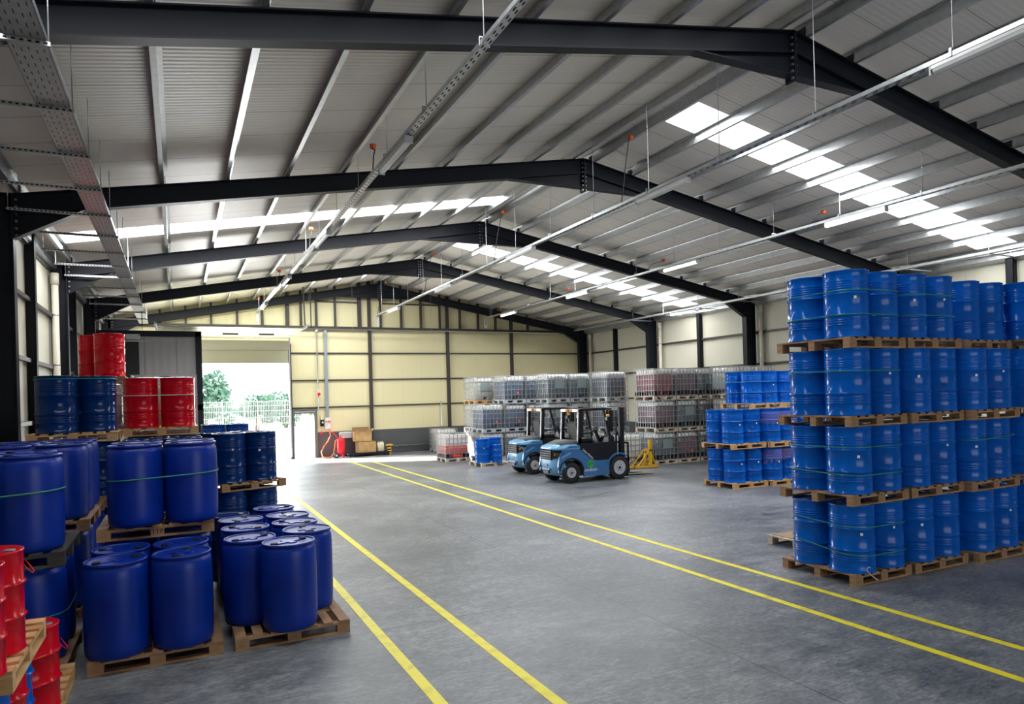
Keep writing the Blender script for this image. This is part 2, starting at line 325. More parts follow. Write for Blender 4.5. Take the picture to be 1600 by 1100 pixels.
d2 = put('door_2', MB().box(SX0-.1, SX0, YB-.1, YB+.12, 0, SZ+.2).box(SX1, SX1+.14, YB-.1, YB+.12, 0, SZ+.2).box(SX0, SX1, YB-.1, YB+.12, SZ, SZ+.2).mesh('door_2', mat('grey_door_frame', (.13, .13, .12), .5)), kind='structure')
MB().box(SX0+.02, SX1+.05, YB-.13, YB-.1, SZ+.06, SZ+.11).build('door_closer', M_GALV, d2)

# portal frames ------------------------------------------------------
BOLT = MB().box(-.016, .016, -.018, .018, -.018, .018).mesh('bolt', M_BOLT)
fn = ['nearest', 'second', 'third', 'fourth', 'rearmost']
for i, y in enumerate(FY):
    lab = ['dark steel portal frame closest above the aisle, its ridge highest in view', 'dark steel portal frame, second along the roof, crossing above the forklifts side', 'dark steel portal frame, third along the hall', 'dark steel portal frame, fourth along the hall', 'dark steel portal frame standing against the cream end wall'][i]
    fr = thing('portal_frame', lab, 'steel frame', (0, y, 0), group='steel portal frames')
    for sg in (-1, 1):
        xe = RX+sg*11.21; xi = RX+sg*11.35       # inner face of the column
        ft, hb = .013, .09
        def ibeam(mb, x0, x1, off_t, off_b):
            zt0, zt1 = zr(x0)-.2, zr(x1)-.2
            q = lambda x, z: (x, z)
            mb.prism([q(x0, zt0), q(x1, zt1), q(x1, zt1-off_b), q(x0, zt0-off_b)], -.006, .006)
            for t in (0, off_b): mb.prism([q(x0, zt0-t), q(x1, zt1-t), q(x1, zt1-t-ft*1.5), q(x0, zt0-t-ft*1.5)], -hb, hb)
        r = MB(); ibeam(r, RX+sg*.02, RX+sg*11.3, 0, .335); r.build('rafter', M_STEEL, fr)
        zc = zr(xe)-.2
        c = MB(); ci, co = RX+sg*11.20, RX+sg*(11.66 if sg > 0 else 11.50)
        c.box(min(ci, co), max(ci, co), -.006, .006, 0, zc)
        for xx in (ci, co): c.box(xx-.012, xx+.012, -.11, .11, 0, zc)
        c.box(min(ci, co), max(ci, co), -.11, .11, zc-.02, zc); c.build('column', M_STEEL, fr)
        h = MB(); xh = RX+sg*10.15; zb0, zb1 = zr(xh)-.2-.335, 5.46
        h.prism([(xh, zb0), (ci, zr(ci)-.2-.335), (ci, zb1)], -.006, .006)
        h.prism([(xh, zb0), (ci, zb1), (ci, zb1-.02), (xh, zb0-.02)], -.09, .09); h.build('knee_haunch', M_STEEL, fr)
        a = MB(); xa = RX+sg*2.0; za = zr(xa)-.2-.335
        a.prism([(xa, za), (RX, zr(RX)-.535), (RX, 7.52)], -.006, .006); a.prism([(xa, za), (RX, 7.52), (RX, 7.50), (xa, za-.02)], -.085, .085)
        a.build('apex_haunch', M_STEEL, fr)
        # end plate bolts at the knee
        for k in range(6):
            for yy in (-.06, .06): put('bolt', BOLT, fr, (ci-sg*.05, yy, 5.5+k*.12))
    p = MB(); p.box(RX-.025, RX+.025, -.1, .1, 7.42, 8.2); p.build('apex_plate', M_STEEL, fr)
    for k in range(7):
        for sg in (-1, 1): put('bolt', BOLT, fr, (RX+sg*.04, -.06, 7.46+k*.105))
# purlins ------------------------------------------------------------
PL = [8.55-1.085*k for k in range(11)]; PR = [9.07+1.125*k for k in range(11)]
CLEAT = {}
for sg in (-1, 1):
    c = MB(); c.prism([(-.018*sg-.006, 0), (-.018*sg+.006, 0), (-.018*sg+.006, .15), (-.018*sg-.006, .15)], -.07, .07); c.prism([(-sg*.085, .003), (-sg*.02, .003), (-sg*.02, .012), (-sg*.085, .012)], -.06, .06)
    CLEAT[sg] = c.mesh('cleat', M_STEEL)
ordn = ['first', 'second', 'third', 'fourth', 'fifth', 'sixth', 'seventh', 'eighth', 'ninth', 'tenth', 'eleventh']
for side, xs in (('left', PL), ('right', PR)):
    for k, x in enumerate(xs):
        sg = -1 if side == 'left' else 1; z1 = zr(x); z0 = z1-.2; m = MB()
        m.box(x-.004, x+.004, YN, YB-.19, z0, z1-.004); m.box(min(x, x+sg*.065), max(x, x+sg*.065), YN, YB-.19, z0-.002, z0+.004)
        m.box(min(x, x-sg*.065), max(x, x-sg*.065), YN, YB-.19, z1-.018, z1-.012); m.box(x+sg*.061, x+sg*.065, YN, YB-.19, z0, z0+.02)
        pu = thing('purlin', f'galvanised roof purlin, {ordn[k]} down the {side} slope from the ridge', 'roof purlin', group=f'purlins under the {side} roof slope')
        m.build('profile', M_GALV, pu)
        for y in FY[:4]: put('cleat', CLEAT[sg], pu, (x, y, z0))
# downpipes
for side, x, sg in (('left', -2.60, 1), ('right', 20.46, -1)):
    for k, y in enumerate((13.45, 19.62, 25.8, 31.9)):
        if side == 'right' and k == 0: continue
        if side == 'left' and k != 1: continue
        t = thing('downpipe', f'beige round downpipe on the {side} wall beside the {["second", "third", "fourth", "rearmost"][k]} portal column', 'pipe', (x, y, 0), group='downpipes')
        MB().lathe([(.075, 0), (.075, 5.85)], 16).build('pipe', M_PIPE, t)
        MB().lathe([(.09, 5.6), (.09, 5.88)], 16).build('socket', M_PIPE, t)
        for z in (1.2, 3.65, 4.85): MB().lathe([(.08, z), (.08, z+.04)], 16).box(min(0, -sg*.13), max(0, -sg*.13), -.02, .02, z, z+.03).build('bracket', M_GALV, t)

# trunking with lights ------------------------------------------------
def tray(mb, x, z, y0, y1, w_, h_, drop=.0):
    mb.box(x-w_/2, x+w_/2, y0, y1, z, z+.004); mb.box(x-w_/2, x-w_/2+.003, y0, y1, z, z+h_); mb.box(x+w_/2-.003, x+w_/2, y0, y1, z, z+h_)
ECAP = MB().box(-.06, .06, -.02, .0, -.03, .085).mesh('end_cap', M_TUBEOFF)
TLAB = ['hung over the left side of the aisle', 'hung just left of the ridge', 'hung under the right roof slope']
for i, x in enumerate((3.16, 8.42, 13.9)):
    z = 6.5
    t = thing('cable_trunking', f'galvanised cable trunking {TLAB[i]}', 'cable trunking', (0, 0, 0), group='suspended cable trunking runs')
    m = MB(); tray(m, x, z, -2, 31.2, .1, .06); m.build('tray', M_GALV, t)
    sl = MB()
    for k in range(170):
        y = 4+k*.16
        sl.box(x-.03, x-.012, y, y+.07, z-.002, z-.0005); sl.box(x+.012, x+.03, y+.04, y+.11, z-.002, z-.0005)
    sl.build('slots', M_BLACK, t, kind='stuff')
    MB().box(x-.05, x+.05, 31.15, 31.25, 6.05, 6.55).build('drop_end', M_GALV, t)
    for k, y in enumerate([3.0+1.96*j for j in range(15)]):
        h = MB(); h.tube([(x, y, z+.1), (x, y, zr(x)-.01)], .006, 6); h.box(x-.06, x+.06, y-.015, y+.015, z+.095, z+.105)
        h.box(x-.062, x-.056, y-.015, y+.015, z, z+.1); h.box(x+.056, x+.062, y-.015, y+.015, z, z+.1); h.build('hanger', M_GALV, t)
    for k, y in enumerate((3.7, 9.7, 15.7, 21.7, 27.8)):
        if k == 0 and i != 1: continue
        lit = (i == 2)
        f = thing('tube_light', f'{"lit" if lit else "unlit"} tube light, {["first", "second", "third", "fourth", "fifth"][k if i == 1 else k-1]} along the trunking {TLAB[i]}', 'ceiling light', (x+.0, y, z-.09), group='tube lights on the trunking')
        b = MB(); b.prism([(-.05, .085), (.05, .085), (.06, .04), (-.06, .04)], 0, 1.5); b.build('housing', M_WHITE, f)
        g = MB(); g.prism([(-.055, .04), (.055, .04), (.05, 0), (.02, -.025), (-.02, -.025), (-.05, 0)], .02, 1.48); g.build('diffuser', M_TUBE if lit else M_TUBEOFF, f)
        put('end_cap', ECAP, f); put('end_cap', ECAP, f, (0, 1.52, 0))
        if lit:
            a = area('tube_glow', (x, y+.75, z-.14), (0, 0, -1), .1, 1.4, 14, (1, 1, 1))
# orange emergency detector units on purlins
for i, (x, side, nm) in enumerate(((3.27, 'L', 'left slope'), (8.95, 'R', 'ridge'), (14.9, 'R', 'right slope'))):
    for k, y in enumerate((12.1, 18.5, 24.8, 31.5)):
        z = zr(x)-.24; xt = (3.16, 8.42, 13.9)[i]
        t = thing('junction_box', f'small orange junction box under the {nm}, {["first", "second", "third", "fourth"][k]} along the roof', 'junction box', (x, y, z), group='orange junction boxes on the purlins')
        MB().lathe([(.02, -.05), (.055, -.045), (.06, -.01), (.06, .03), (.045, .04)], 12, axis='z').build('box', M_ORANGE, t)
        MB().tube([(-.02, 0, -.04), (-.02+(xt-x)*.35+.05, -.15, -.12), ((xt-x)*.7, -.3, (6.6-z)*.5), (xt-x, -.35, 6.58-z)], .011, 6).build('cable', M_BLACK, t)
# left cable tray on wall brackets, right wall tray
t = thing('cable_tray', 'wide galvanised cable tray hung along the left eaves', 'cable tray', (0, 0, 0))
m = MB(); m.box(-1.30, -.98, 4, 30.8, 5.9, 5.905); m.box(-1.30, -1.295, 4, 30.8, 5.9, 5.97); m.box(-.985, -.98, 4, 30.8, 5.9, 5.97); m.build('tray', M_GALV, t)
m = MB()
for k in range(160):
    y = 4+k*.165
    for j, xx in enumerate((-1.265, -1.21, -1.15, -1.09, -1.03)): m.box(xx, xx+.007, y+.04*(j % 2), y+.07+.04*(j % 2), 5.898, 5.8995)
m.build('slots', M_BLACK, t, kind='stuff')
for k, y in enumerate((7.3, 8.85, 10.4, 11.95, 13.5, 15.1, 16.7, 18.3, 19.8, 21.6, 23.2, 25.0, 27.0, 29.0)):
    h = MB(); h.box(-2.42, -.95, y-.02, y+.02, 5.855, 5.895)
    for xx in (-2.40, -.965): h.tube([(xx, y, 5.85), (xx, y, zr(xx)-.0)], .007, 6)
    h.build('bracket', M_GALV, t)
    h = MB()
    for j in range(24): h.box(-2.38+j*.06, -2.35+j*.06, y-.0215, y-.0205, 5.866, 5.884)
    h.build('bracket_slots', M_BLACK, t, kind='stuff')
t = thing('cable_tray', 'galvanised cable tray hung along the right wall eaves', 'cable tray', (0, 0, 0))
m = MB(); tray(m, 19.0, 5.95, 4, 31, .16, .07); m.build('tray', M_GALV, t)
for k in range(11):
    y = 8.2+k*2.2
    h = MB(); h.box(18.9, 20.0, y-.015, y+.015, 5.92, 5.945)
    for xx in (18.93, 19.9): h.tube([(xx, y, 5.92), (xx, y, zr(xx))], .006, 6)
    h.build('bracket', M_GALV, t)
f = thing('tube_light', 'lit white tube light on the right wall cable tray', 'ceiling light', (18.93, 21.6, 5.83), group='tube lights on the trunking')
MB().box(-.05, .05, 0, 1.5, .04, .085).build('housing', M_WHITE, f); MB().box(-.04, .04, .02, 1.48, 0, .04).build('diffuser', M_TUBE, f)
t = thing('conduit', 'thin galvanised conduit crossing high over the cream end wall', 'conduit', (0, 0, 0))
MB().tube([(4.9, 32.2, 5.95), (18.7, 32.2, 5.95)], .022, 8).build('pipe', M_GALV, t)
for x in (5.5, 7.5, 11.4, 14.6): MB().tube([(x, 32.2, 5.75), (x, 32.2, zr(x)-.01)], .005, 5).build('hanger', M_GALV, t)

# ------------------------------------------------------------------ pallets, drums, tanks
_cache = {}
def cached(key, fn):
    if key not in _cache: _cache[key] = fn()
    return _cache[key]
def pallet(label, x, y, z, W=1.2, D=1.2, m=None, group=None, rz=0, swap=False):
    """x, y: centre of the footprint; nine blocks, a slatted deck and skid boards"""
    m = m or M_WOOD; t = thing('pallet', label, 'pallet', (x, y, z), rz, group)
    def deck():
        a = MB(); n = 7
        for i in range(n):
            c = -W/2+.05+(W-.1)*i/(n-1); wd = .05 if i % 2 else .062
            if swap: a.box(-W/2, W/2, c*D/W-wd, c*D/W+wd, .122, .144)
            else: a.box(c-wd if i else -W/2, c+wd if i < n-1 else W/2, -D/2, D/2, .122, .144)
        return a.mesh('deck', m)
    def string():
        a = MB(); a.box(-W/2, W/2, -.05, .05, .1, .1215) if not swap else a.box(-.05, .05, -D/2, D/2, .1, .1215); return a.mesh('stringer', m)
    def skid():
        a = MB(); a.box(-W/2, W/2, -.05, .05, 0, .022) if not swap else a.box(-.05, .05, -D/2, D/2, 0, .022); return a.mesh('skid_board', m)
    k = (round(W, 3), round(D, 3), m.name, swap)
    put('deck', cached(('dk',)+k, deck), t)
    bl = cached(('bl',)+k, lambda: MB().box(-.07, .07, -.05, .05, .022, .1).mesh('block', m))
    for j in (-1, 0, 1):
        off = (j*(W/2-.05), 0, 0) if swap else (0, j*(D/2-.05), 0)
        put('stringer', cached(('st',)+k, string), t, off); put('skid_board', cached(('sk',)+k, skid), t, off)
        for i in (-1, 0, 1): put('block', bl, t, (i*(W/2-.07), j*(D/2-.05), 0))
    return t
def steel_body(R, H, m):
    p = [(R-.006, 0), (R, .004), (R, .012), (R-.008, .02)]
    def hoop(z, h=.010, w_=.016): return [(R-.008, z-w_), (R-.002, z-w_*.55), (R-.008+h*1.6, z), (R-.002, z+w_*.55), (R-.008, z+w_)]
    def bead(z): return [(R-.009, z-.011), (R-.007, z-.006), (R-.0025, z), (R-.007, z+.006), (R-.009, z+.011)]
    zs = sorted([('b', H*q) for q in (.19, .225, .26)]+[('h', H*.33), ('h', H*.655)]+[('b', H*q) for q in (.735, .77, .805, .84)], key=lambda a: a[1])
    for k, z in zs: p += hoop(z) if k == 'h' else bead(z)
    p += [(R-.008, H-.022), (R, H-.012), (R, H-.002), (R-.004, H), (R-.012, H), (R-.014, H-.02)]
    return MB().lathe(p, 40).mesh('body', m)
def small_body(R, H, m):
    p = [(R-.005, 0), (R, .004), (R, .01), (R-.006, .018)]
    for q in (.34, .67): z = H*q; p += [(R-.006, z-.016), (R+.001, z-.01), (R+.010, z), (R+.001, z+.01), (R-.006, z+.016)]
    p += [(R-.006, H-.02), (R, H-.01), (R, H-.002), (R-.004, H), (R-.010, H), (R-.012, H-.012)]
    return MB().lathe(p, 36).mesh('body', m)
def plastic_body(R, H, m):
    p = [(R*.86, 0), (R*.93, .012), (R*.975, .05), (R*.99, .12), (R, .3), (R, H-.30), (R*.99, H-.16), (R*.975, H-.085), (R*.94, H-.052), (R*.90, H-.04), (R*.90, H-.03),
         (R*.955, H-.028), (R*.97, H-.02), (R*.97, H-.008), (R*.955, H), (R*.90, H), (R*.885, H-.012), (R*.87, H-.02)]
    return MB().lathe(p, 40).mesh('body', m)
def drum(kind, label, x, y, z, m, rz=0, group=None, sticker=None, parts=True, handle=None, R=None, H=None):
    R0, H0 = {'steel': (.289, .890), 'plastic': (.293, .935), 'small': (.225, .68)}[kind]; R = R or R0; H = H or H0
    nm = {'steel': 'steel_drum', 'plastic': 'plastic_drum', 'small': 'small_drum'}[kind]
    t = thing(nm, label, 'drum', (x, y, z), 0, group); q4 = int(rz*4/PI) % 8; la = q4*PI/8+.1; rz = 0
    fn = {'steel': steel_body, 'plastic': plastic_body, 'small': small_body}[kind]
    put('body', cached((kind, m.name, R, H), lambda: fn(R, H, m)), t)
    def lid():
        a = MB(); r = R*(.885 if kind == 'plastic' else .955)
        a.lathe([(r, -.02), (r, -.014), (r*.93, -.012), (r*.9, -.016)], 36)
        if kind == 'plastic': MR_ = Matrix.Rotation(la, 4, 'Z'); a.box(-r*.8, r*.8, -.035, .035, -.018, -.006, MR_); a.box(-.035, .035, -r*.4, r*.4, -.018, -.007, MR_)
        return a.mesh('lid', m)
    l = put('lid', cached((kind, 'lid', m.name, R, q4 if kind == 'plastic' else 0), lid), t, (0, 0, H))
    if parts:
        bm = M_BLACK if kind == 'plastic' else M_STICK
        bg_ = cached((kind, 'bung'), lambda: MB().lathe([(.04, -.016), (.04, .001), (.033, .004)] if kind == 'plastic' else [(.036, -.016), (.036, -.004), (.03, -.002)], 16).mesh('bung', bm if kind == 'plastic' else M_BOLT))
        put('bung', bg_, l, (R*.62*math.cos(la), R*.62*math.sin(la), 0)); put('bung', bg_, l, (-R*.62*math.cos(la), -R*.62*math.sin(la), 0))
    if sticker is not None:       # world angle, height, width
        for a, zz, s in sticker:
            def sk(s=s):
                q = MB(); n = 4; da = s/R; vs = []
                for k in range(n+1):
                    b = -da/2+da*k/n
                    vs += [((R+.001)*math.cos(b), (R+.001)*math.sin(b), -s/2), ((R+.001)*math.cos(b), (R+.001)*math.sin(b), s/2)]
                return q.add(vs, [(2*k, 2*k+2, 2*k+3, 2*k+1) for k in range(n)]).mesh('paper_label', M_STICK)
            put('paper_label', cached(('sk', R, s), sk), t, (0, 0, zz), a-rz)
    if handle:
        put('handle', MB().tube([(R-.003, -.05, .03), (R+.02, -.055, -.01), (R+.05, -.03, -.05), (R+.05, .03, -.05), (R+.02, .055, -.01), (R-.003, .05, .03)], .0035, 6).mesh('handle', M_REDP), t, (0, 0, handle), 0)
    return t
def strap(label, x0, y0, x1, y1, z, R=.296, m=None, h=.016, tilt=(0, 0), back=0, group='strapping bands round the drums'):
    """a band round the four drums whose outer centres span x0..x1, y0..y1"""
    pts = []
    for cx, cy, a0 in ((x1+back, y1, 0), (x0+back, y1, PI/2), (x0, y0, PI), (x1, y0, 1.5*PI)):
        for k in range(9): a = a0+k*PI/16; pts.append((cx+R*math.cos(a), cy+R*math.sin(a)))
    cx, cy = (x0+x1)/2, (y0+y1)/2; t = thing('strapping_band', label, 'strap', (cx, cy, z), group=group)
    vs = []
    for (px, py) in pts:
        zz = tilt[0]*(px-cx)+tilt[1]*(py-cy); vs += [(px-cx, py-cy, zz-h/2), (px-cx, py-cy, zz+h/2), ((px-cx)*1.004, (py-cy)*1.004, zz-h/2), ((px-cx)*1.004, (py-cy)*1.004, zz+h/2)]
    n = len(pts); fs = []
    for i in range(n):
        j = (i+1) % n
        fs += [(4*i+2, 4*j+2, 4*j+3, 4*i+3), (4*i, 4*i+1, 4*j+1, 4*j), (4*i, 4*j, 4*j+2, 4*i+2), (4*i+1, 4*i+3, 4*j+3, 4*j+1)]
    MB().add(vs, fs, True).build('band', m or M_TEAL, t); return t
def four(kind, m, x0, y0, z, W, D, where, colour, group, R=.293, keep='all', stick=None, jit=.004, dxx=0, dyy=0, parts=True, shift=None, rot=0):
    """four drums on a pallet whose near left corner is x0, y0"""
    for iy, q in ((0, 'front'), (1, 'back')):
        for ix, p in ((0, 'left'), (1, 'right')):
            code = q[0]+p[0]
            if keep != 'all' and code not in keep: continue
            cx = x0+W/2+(ix-.5)*2*(R+.003)+random.uniform(-jit, jit); cy = y0+D/2+(iy-.5)*2*(R+.003)+random.uniform(-jit, jit)
            px_, py_ = cx-x0-W/2, cy-y0-D/2; cx = x0+W/2+px_*math.cos(rot)-py_*math.sin(rot); cy = y0+D/2+px_*math.sin(rot)+py_*math.cos(rot)
            cx += dxx+((shift or {}).get(code, 0)); cy += dyy; st = stick.get(code) if stick else None
            drum(kind, f'{colour} drum, {q} {p} {where}', cx, cy, z+.1442, m, random.uniform(0, 6), group, st, parts)
TIER = ['bottom', 'second', 'third', 'top']

# --- tall tower of blue steel drums on the right
AW = -PI/2-.15
G = 'blue steel drums of the tall right tower'
TC = [(7.86, 6.05, 1.13, 1.2), (9.04, 6.03, 1.2, 1.2), (10.33, 5.92, 1.2, 1.2), (11.62, 5.87, 1.15, 1.2)]
CN = ['first', 'second', 'third', 'fourth']
dx = [[0, -.01, 0, .01], [0, .0, -.02, .0], [0, -.10, -.14, .2], [0, -.02, 0, .1]]
for ci_, (x0, y0, W, D) in enumerate(TC):
    for t_ in range(4):
        z = 1.037*t_; xx = x0+dx[ci_][t_]; yy = y0+([0, .02, -.03, .01][t_] if ci_ else 0)+(.22 if ci_ == 2 and t_ == 3 else 0)
        pallet(f'brown wooden pallet, {TIER[t_]} one in the {CN[ci_]} column of the tall blue drum tower', xx+W/2, yy+D/2, z, W, D, M_WOOD, 'pallets of the tall right tower')
        st = {}
        if t_ in (0, 1, 2, 3) and (ci_*4+t_) % 3 != 2: st['fl'] = [(AW-.35, [.52, .5, .5, .52][t_], .035)]
        if (ci_+t_) % 2 == 0: st['fr'] = [(AW-.2, .55, .03)]
        keep = 'all' if ci_ == 0 else ('fl', 'fr')
        four('steel', M_DBLUE, xx, yy, z, W, D, f'on {TIER[t_]} pallet, {CN[ci_]} column of tall tower', 'blue steel', G, keep=keep, stick=st, dyy=-.05 if ci_ < 2 else -.03)
def tower_strap(c, t_, hz, tilt, lab):
    x0, y0, W, D = TC[c]; x0 += dx[c][t_]; z = 1.037*t_+.145; y0 -= .05
    strap(lab, x0+W/2-.296, y0+D/2-.296, x0+W/2+.296, y0+D/2+.296, z+hz, m=M_TEAL, h=.014, tilt=tilt)
tower_strap(0, 3, .62, (0, .0), 'upper green strap round the top four drums of the nearest tower column')
tower_strap(0, 3, .30, (0, .0), 'lower green strap round the top four drums of the nearest tower column')
tower_strap(0, 2, .60, (0, .02), 'green strap round the third-tier drums of the nearest tower column')
tower_strap(0, 1, .62, (0, .0), 'upper green strap round the second-tier drums of the nearest tower column')
tower_strap(0, 1, .27, (0, .03), 'lower green strap round the second-tier drums of the nearest tower column')
tower_strap(0, 0, .64, (0, .06), 'upper green strap round the bottom drums of the nearest tower column')
tower_strap(0, 0, .30, (0, .12), 'lower green strap round the bottom drums of the nearest tower column')
tower_strap(1, 3, .60, (0, 0), 'upper green strap round the top drums of the second tower column')
tower_strap(1, 3, .31, (0, 0), 'lower green strap round the top drums of the second tower column')
tower_strap(2, 1, .62, (0.05, 0), 'pale strap round the second-tier drums of the third tower column')
t = thing('strap_end', 'loose white strap end curling off the nearest corner pallet of the tower', 'strap', (7.95, 6.03, .15))
MB().tube([(.18, .0, .06), (.10, -.02, .09), (.06, -.03, .05), (.12, -.05, -.02), (.22, -.06, -.09)], .006, 6).build('strap', M_WSTRAP, t)
# single pallet beyond the tower
pallet('single wooden pallet on the floor just beyond the tall blue drum tower', 9.46, 7.93, 0, 1.15, 1.14, M_WOODP)
t = thing('cover_board', 'brown board lying on the single pallet behind the tower', 'board', (9.46, 7.93, .1442))
MB().box(-.52, .55, -.50, .53, 0, .012).build('board', M_CARDBRD, t)

# --- two and three high blue drums in the middle right
G = 'blue steel drums by the right wall'
MR = [(13.02, 13.52, 2), (14.24, 13.40, 3), (15.46, 13.34, 3)]
for c, (x0, y0, n) in enumerate(MR):
    for t_ in range(2):
        z = 1.037*t_; xx = x0-(.0 if t_ == 0 else .03)
        pallet(f'orange-toned pallet, {TIER[t_]} one in the {CN[c]} column by the clear-tank rows', xx+.6, y0+.6, z, 1.18, 1.2, M_WOODO, 'pallets of the middle right drum group')
        st = {'fl': [(AW+.1, .5, .04)], 'fr': [(AW+.1, .52, .04)]}
        four('steel', M_DBLUE, xx, y0, z, 1.18, 1.2, f'on {TIER[t_]} pallet, {CN[c]} column of middle right group', 'blue steel', G, stick=st, keep='all' if c == 0 else ('fl', 'fr'))
for c, x0 in ((0, 14.10), (1, 15.31)):
    pallet(f'orange-toned pallet, {CN[c]} of the raised pair topping the middle right drum group', x0+.6, 13.92+.6, 2.074, 1.2, 1.2, M_WOODO, 'pallets of the middle right drum group')
    four('steel', M_DBLUE, x0, 13.92, 2.074, 1.2, 1.2, f'on {"left" if c == 0 else "right"} top pallet of middle right group', 'blue steel', G, keep=('fl', 'fr', 'bl') if c == 0 else ('fl',), stick={'fr': [(AW, .5, .035)]})
def film(label, cx, cy, z0, z1, a=.31, seed=1, rag=.12):
    rnd = random.Random(seed); pts = []
    for px, py, a0 in ((a, a, 0), (-a, a, PI/2), (-a, -a, PI), (a, -a, 1.5*PI)):
        for k in range(9): q = a0+k*PI/16; pts.append((px+.303*math.cos(q), py+.303*math.sin(q)))
    n = len(pts); vs = []; fs = []; rows = 5
    for i, (px, py) in enumerate(pts):
        lo_ = z0+rnd.uniform(0, rag)
        for r in range(rows): f_ = r/(rows-1); s = 1+rnd.uniform(0, .008); vs.append((px*s, py*s, lo_+(z1-lo_)*f_-z0))
    for i in range(n):
        j = (i+1) % n
        for r in range(rows-1): fs.append((i*rows+r, j*rows+r, j*rows+r+1, i*rows+r+1))
    t = thing('stretch_film', label, 'plastic film', (cx, cy, z0), group='torn stretch film on the middle right drums')
    MB().add(vs, fs, True).build('film', M_FILM, t); return t
film('torn pinkish clear film round the second-tier drums of the middle right group', 14.24+.56, 13.40+.6, 1.62, 2.0, seed=3)
film('torn clear film hanging round the bottom drums of the middle right group', 14.24+.59, 13.40+.6, .55, .98, seed=4, rag=.2)
strap('upper pale strap round the top drums of the middle right group', 14.10+.304, 13.92+.304, 14.10+.896, 13.92+.896, 2.074+.144+.60, m=M_TEAL, h=.012)
strap('lower pale strap round the top drums of the middle right group', 14.10+.304, 13.92+.304, 14.10+.896, 13.92+.896, 2.074+.144+.30, m=M_TEAL, h=.012)

# --- left side drums
GP = 'blue plastic drums on the left'; GS = 'shaded blue steel drums on the left'; PG = 'pallets under the left drums'
# front pair of single pallets
pallet('wooden pallet in front on the left, under four large blue plastic drums', -.24, 8.36, 0, 1.22, 1.2, M_WOOD, PG)
four('plastic', M_PBLUE, -.86, 7.76, 0, 1.22, 1.2, 'on the front floor pallet left of the slatted one', 'blue plastic', GP, dxx=-.05, dyy=-.12)
pallet('wooden slatted pallet at the front beside the yellow lines, under blue plastic drums', 1.08, 8.30, 0, 1.2, 1.1, M_WOOD, PG)
for nm, x, y in (('front left', .76, 8.28), ('front right', 1.10, 7.99), ('back right', 1.36, 8.52), ('back left', .74, 8.87)):
    if nm == 'front right': x, y = 1.06, 7.89
    if nm == 'front left': x, y = .70, 8.35
    if nm == 'back right': x, y = 1.36, 8.53
    if nm == 'back left': x, y = .95, 8.98
    if nm == 'back left': continue
    drum('plastic', f'blue plastic drum, {nm} one of three on the slatted pallet by the yellow lines', x, y, .1442, M_PBLUE, random.uniform(0, 6), GP)
GX = [('second', 9.0), ('third', 10.3)]
for c, y0 in ((0, 8.88), (1, 10.14)):
    pallet(f'wooden pallet under {["the blue plastic drums just behind the slatted pallet", "the single row of plastic drums deeper in"][c]}', 1.05, y0+.6, 0, 1.2, 1.2, M_WOOD, PG)
for lb, x, y in (('front left', .71, 9.07), ('front right', 1.31, 9.13), ('back left', .71, 9.74), ('back right', 1.31, 9.76)):
    drum('plastic', f'blue plastic drum, {lb} of the four just behind the slatted pallet', x, y, .1442, M_PBLUE, random.uniform(0, 6), GP)
drum('plastic', 'blue plastic drum, last of the low ones beside the stacked shaded blue drums', 1.22, 10.52, .1442, M_PBLUE, .4, GP)
drum('steel', 'low shaded blue drum with a black lid, half hidden behind the plastic drums', .60, 10.55, .1442, M_DBLUE_SHADE, 0, GS)
# two high plastic drums behind the front pallet
Y2 = 8.98
pallet('bottom wooden pallet of the two-high blue plastic drum stack', -.25, Y2+.6, 0, 1.22, 1.2, M_WOOD, PG)
four('plastic', M_PBLUE, -.86, Y2, 0, 1.22, 1.2, 'on bottom pallet of the two-high plastic stack', 'blue plastic', GP, keep=('fl', 'fr'), parts=False)
tp = pallet('upper wooden pallet stencilled TTP, under the raised blue plastic drums', -.25, Y2+.6, 1.081, 1.22, 1.2, M_WOOD, PG)
four('plastic', M_PBLUE, -.86, Y2, 1.081, 1.22, 1.2, 'on the raised pallet stencilled TTP', 'blue plastic', GP, dxx=.08, dyy=-.15)
strap('green strap round the four plastic drums on the stencilled pallet', -.17-.296, Y2+.154, -.17+.296, Y2+.746, 1.081+.144+.56, R=.302, h=.016, tilt=(.04, 0))
def text(body, size, m, parent, loc, rot, name='lettering', ext=.0008, sx=1):
    cu = bpy.data.curves.new(name, 'FONT'); cu.body = body; cu.size = size; cu.extrude = ext; cu.align_x = 'CENTER'; cu.align_y = 'CENTER'
    cu.materials.append(m); tmp = bpy.data.objects.new(name, cu); me = bpy.data.meshes.new_from_object(tmp); bpy.data.objects.remove(tmp); me.name = name
    for v in me.vertices: v.co.x *= sx
    o = put(name, me, parent, loc); o.rotation_euler = rot; return o
text('TTP', .075, M_BLACK, tp, (0, -.602, .062), (PI/2, 0, 0), ext=.001)
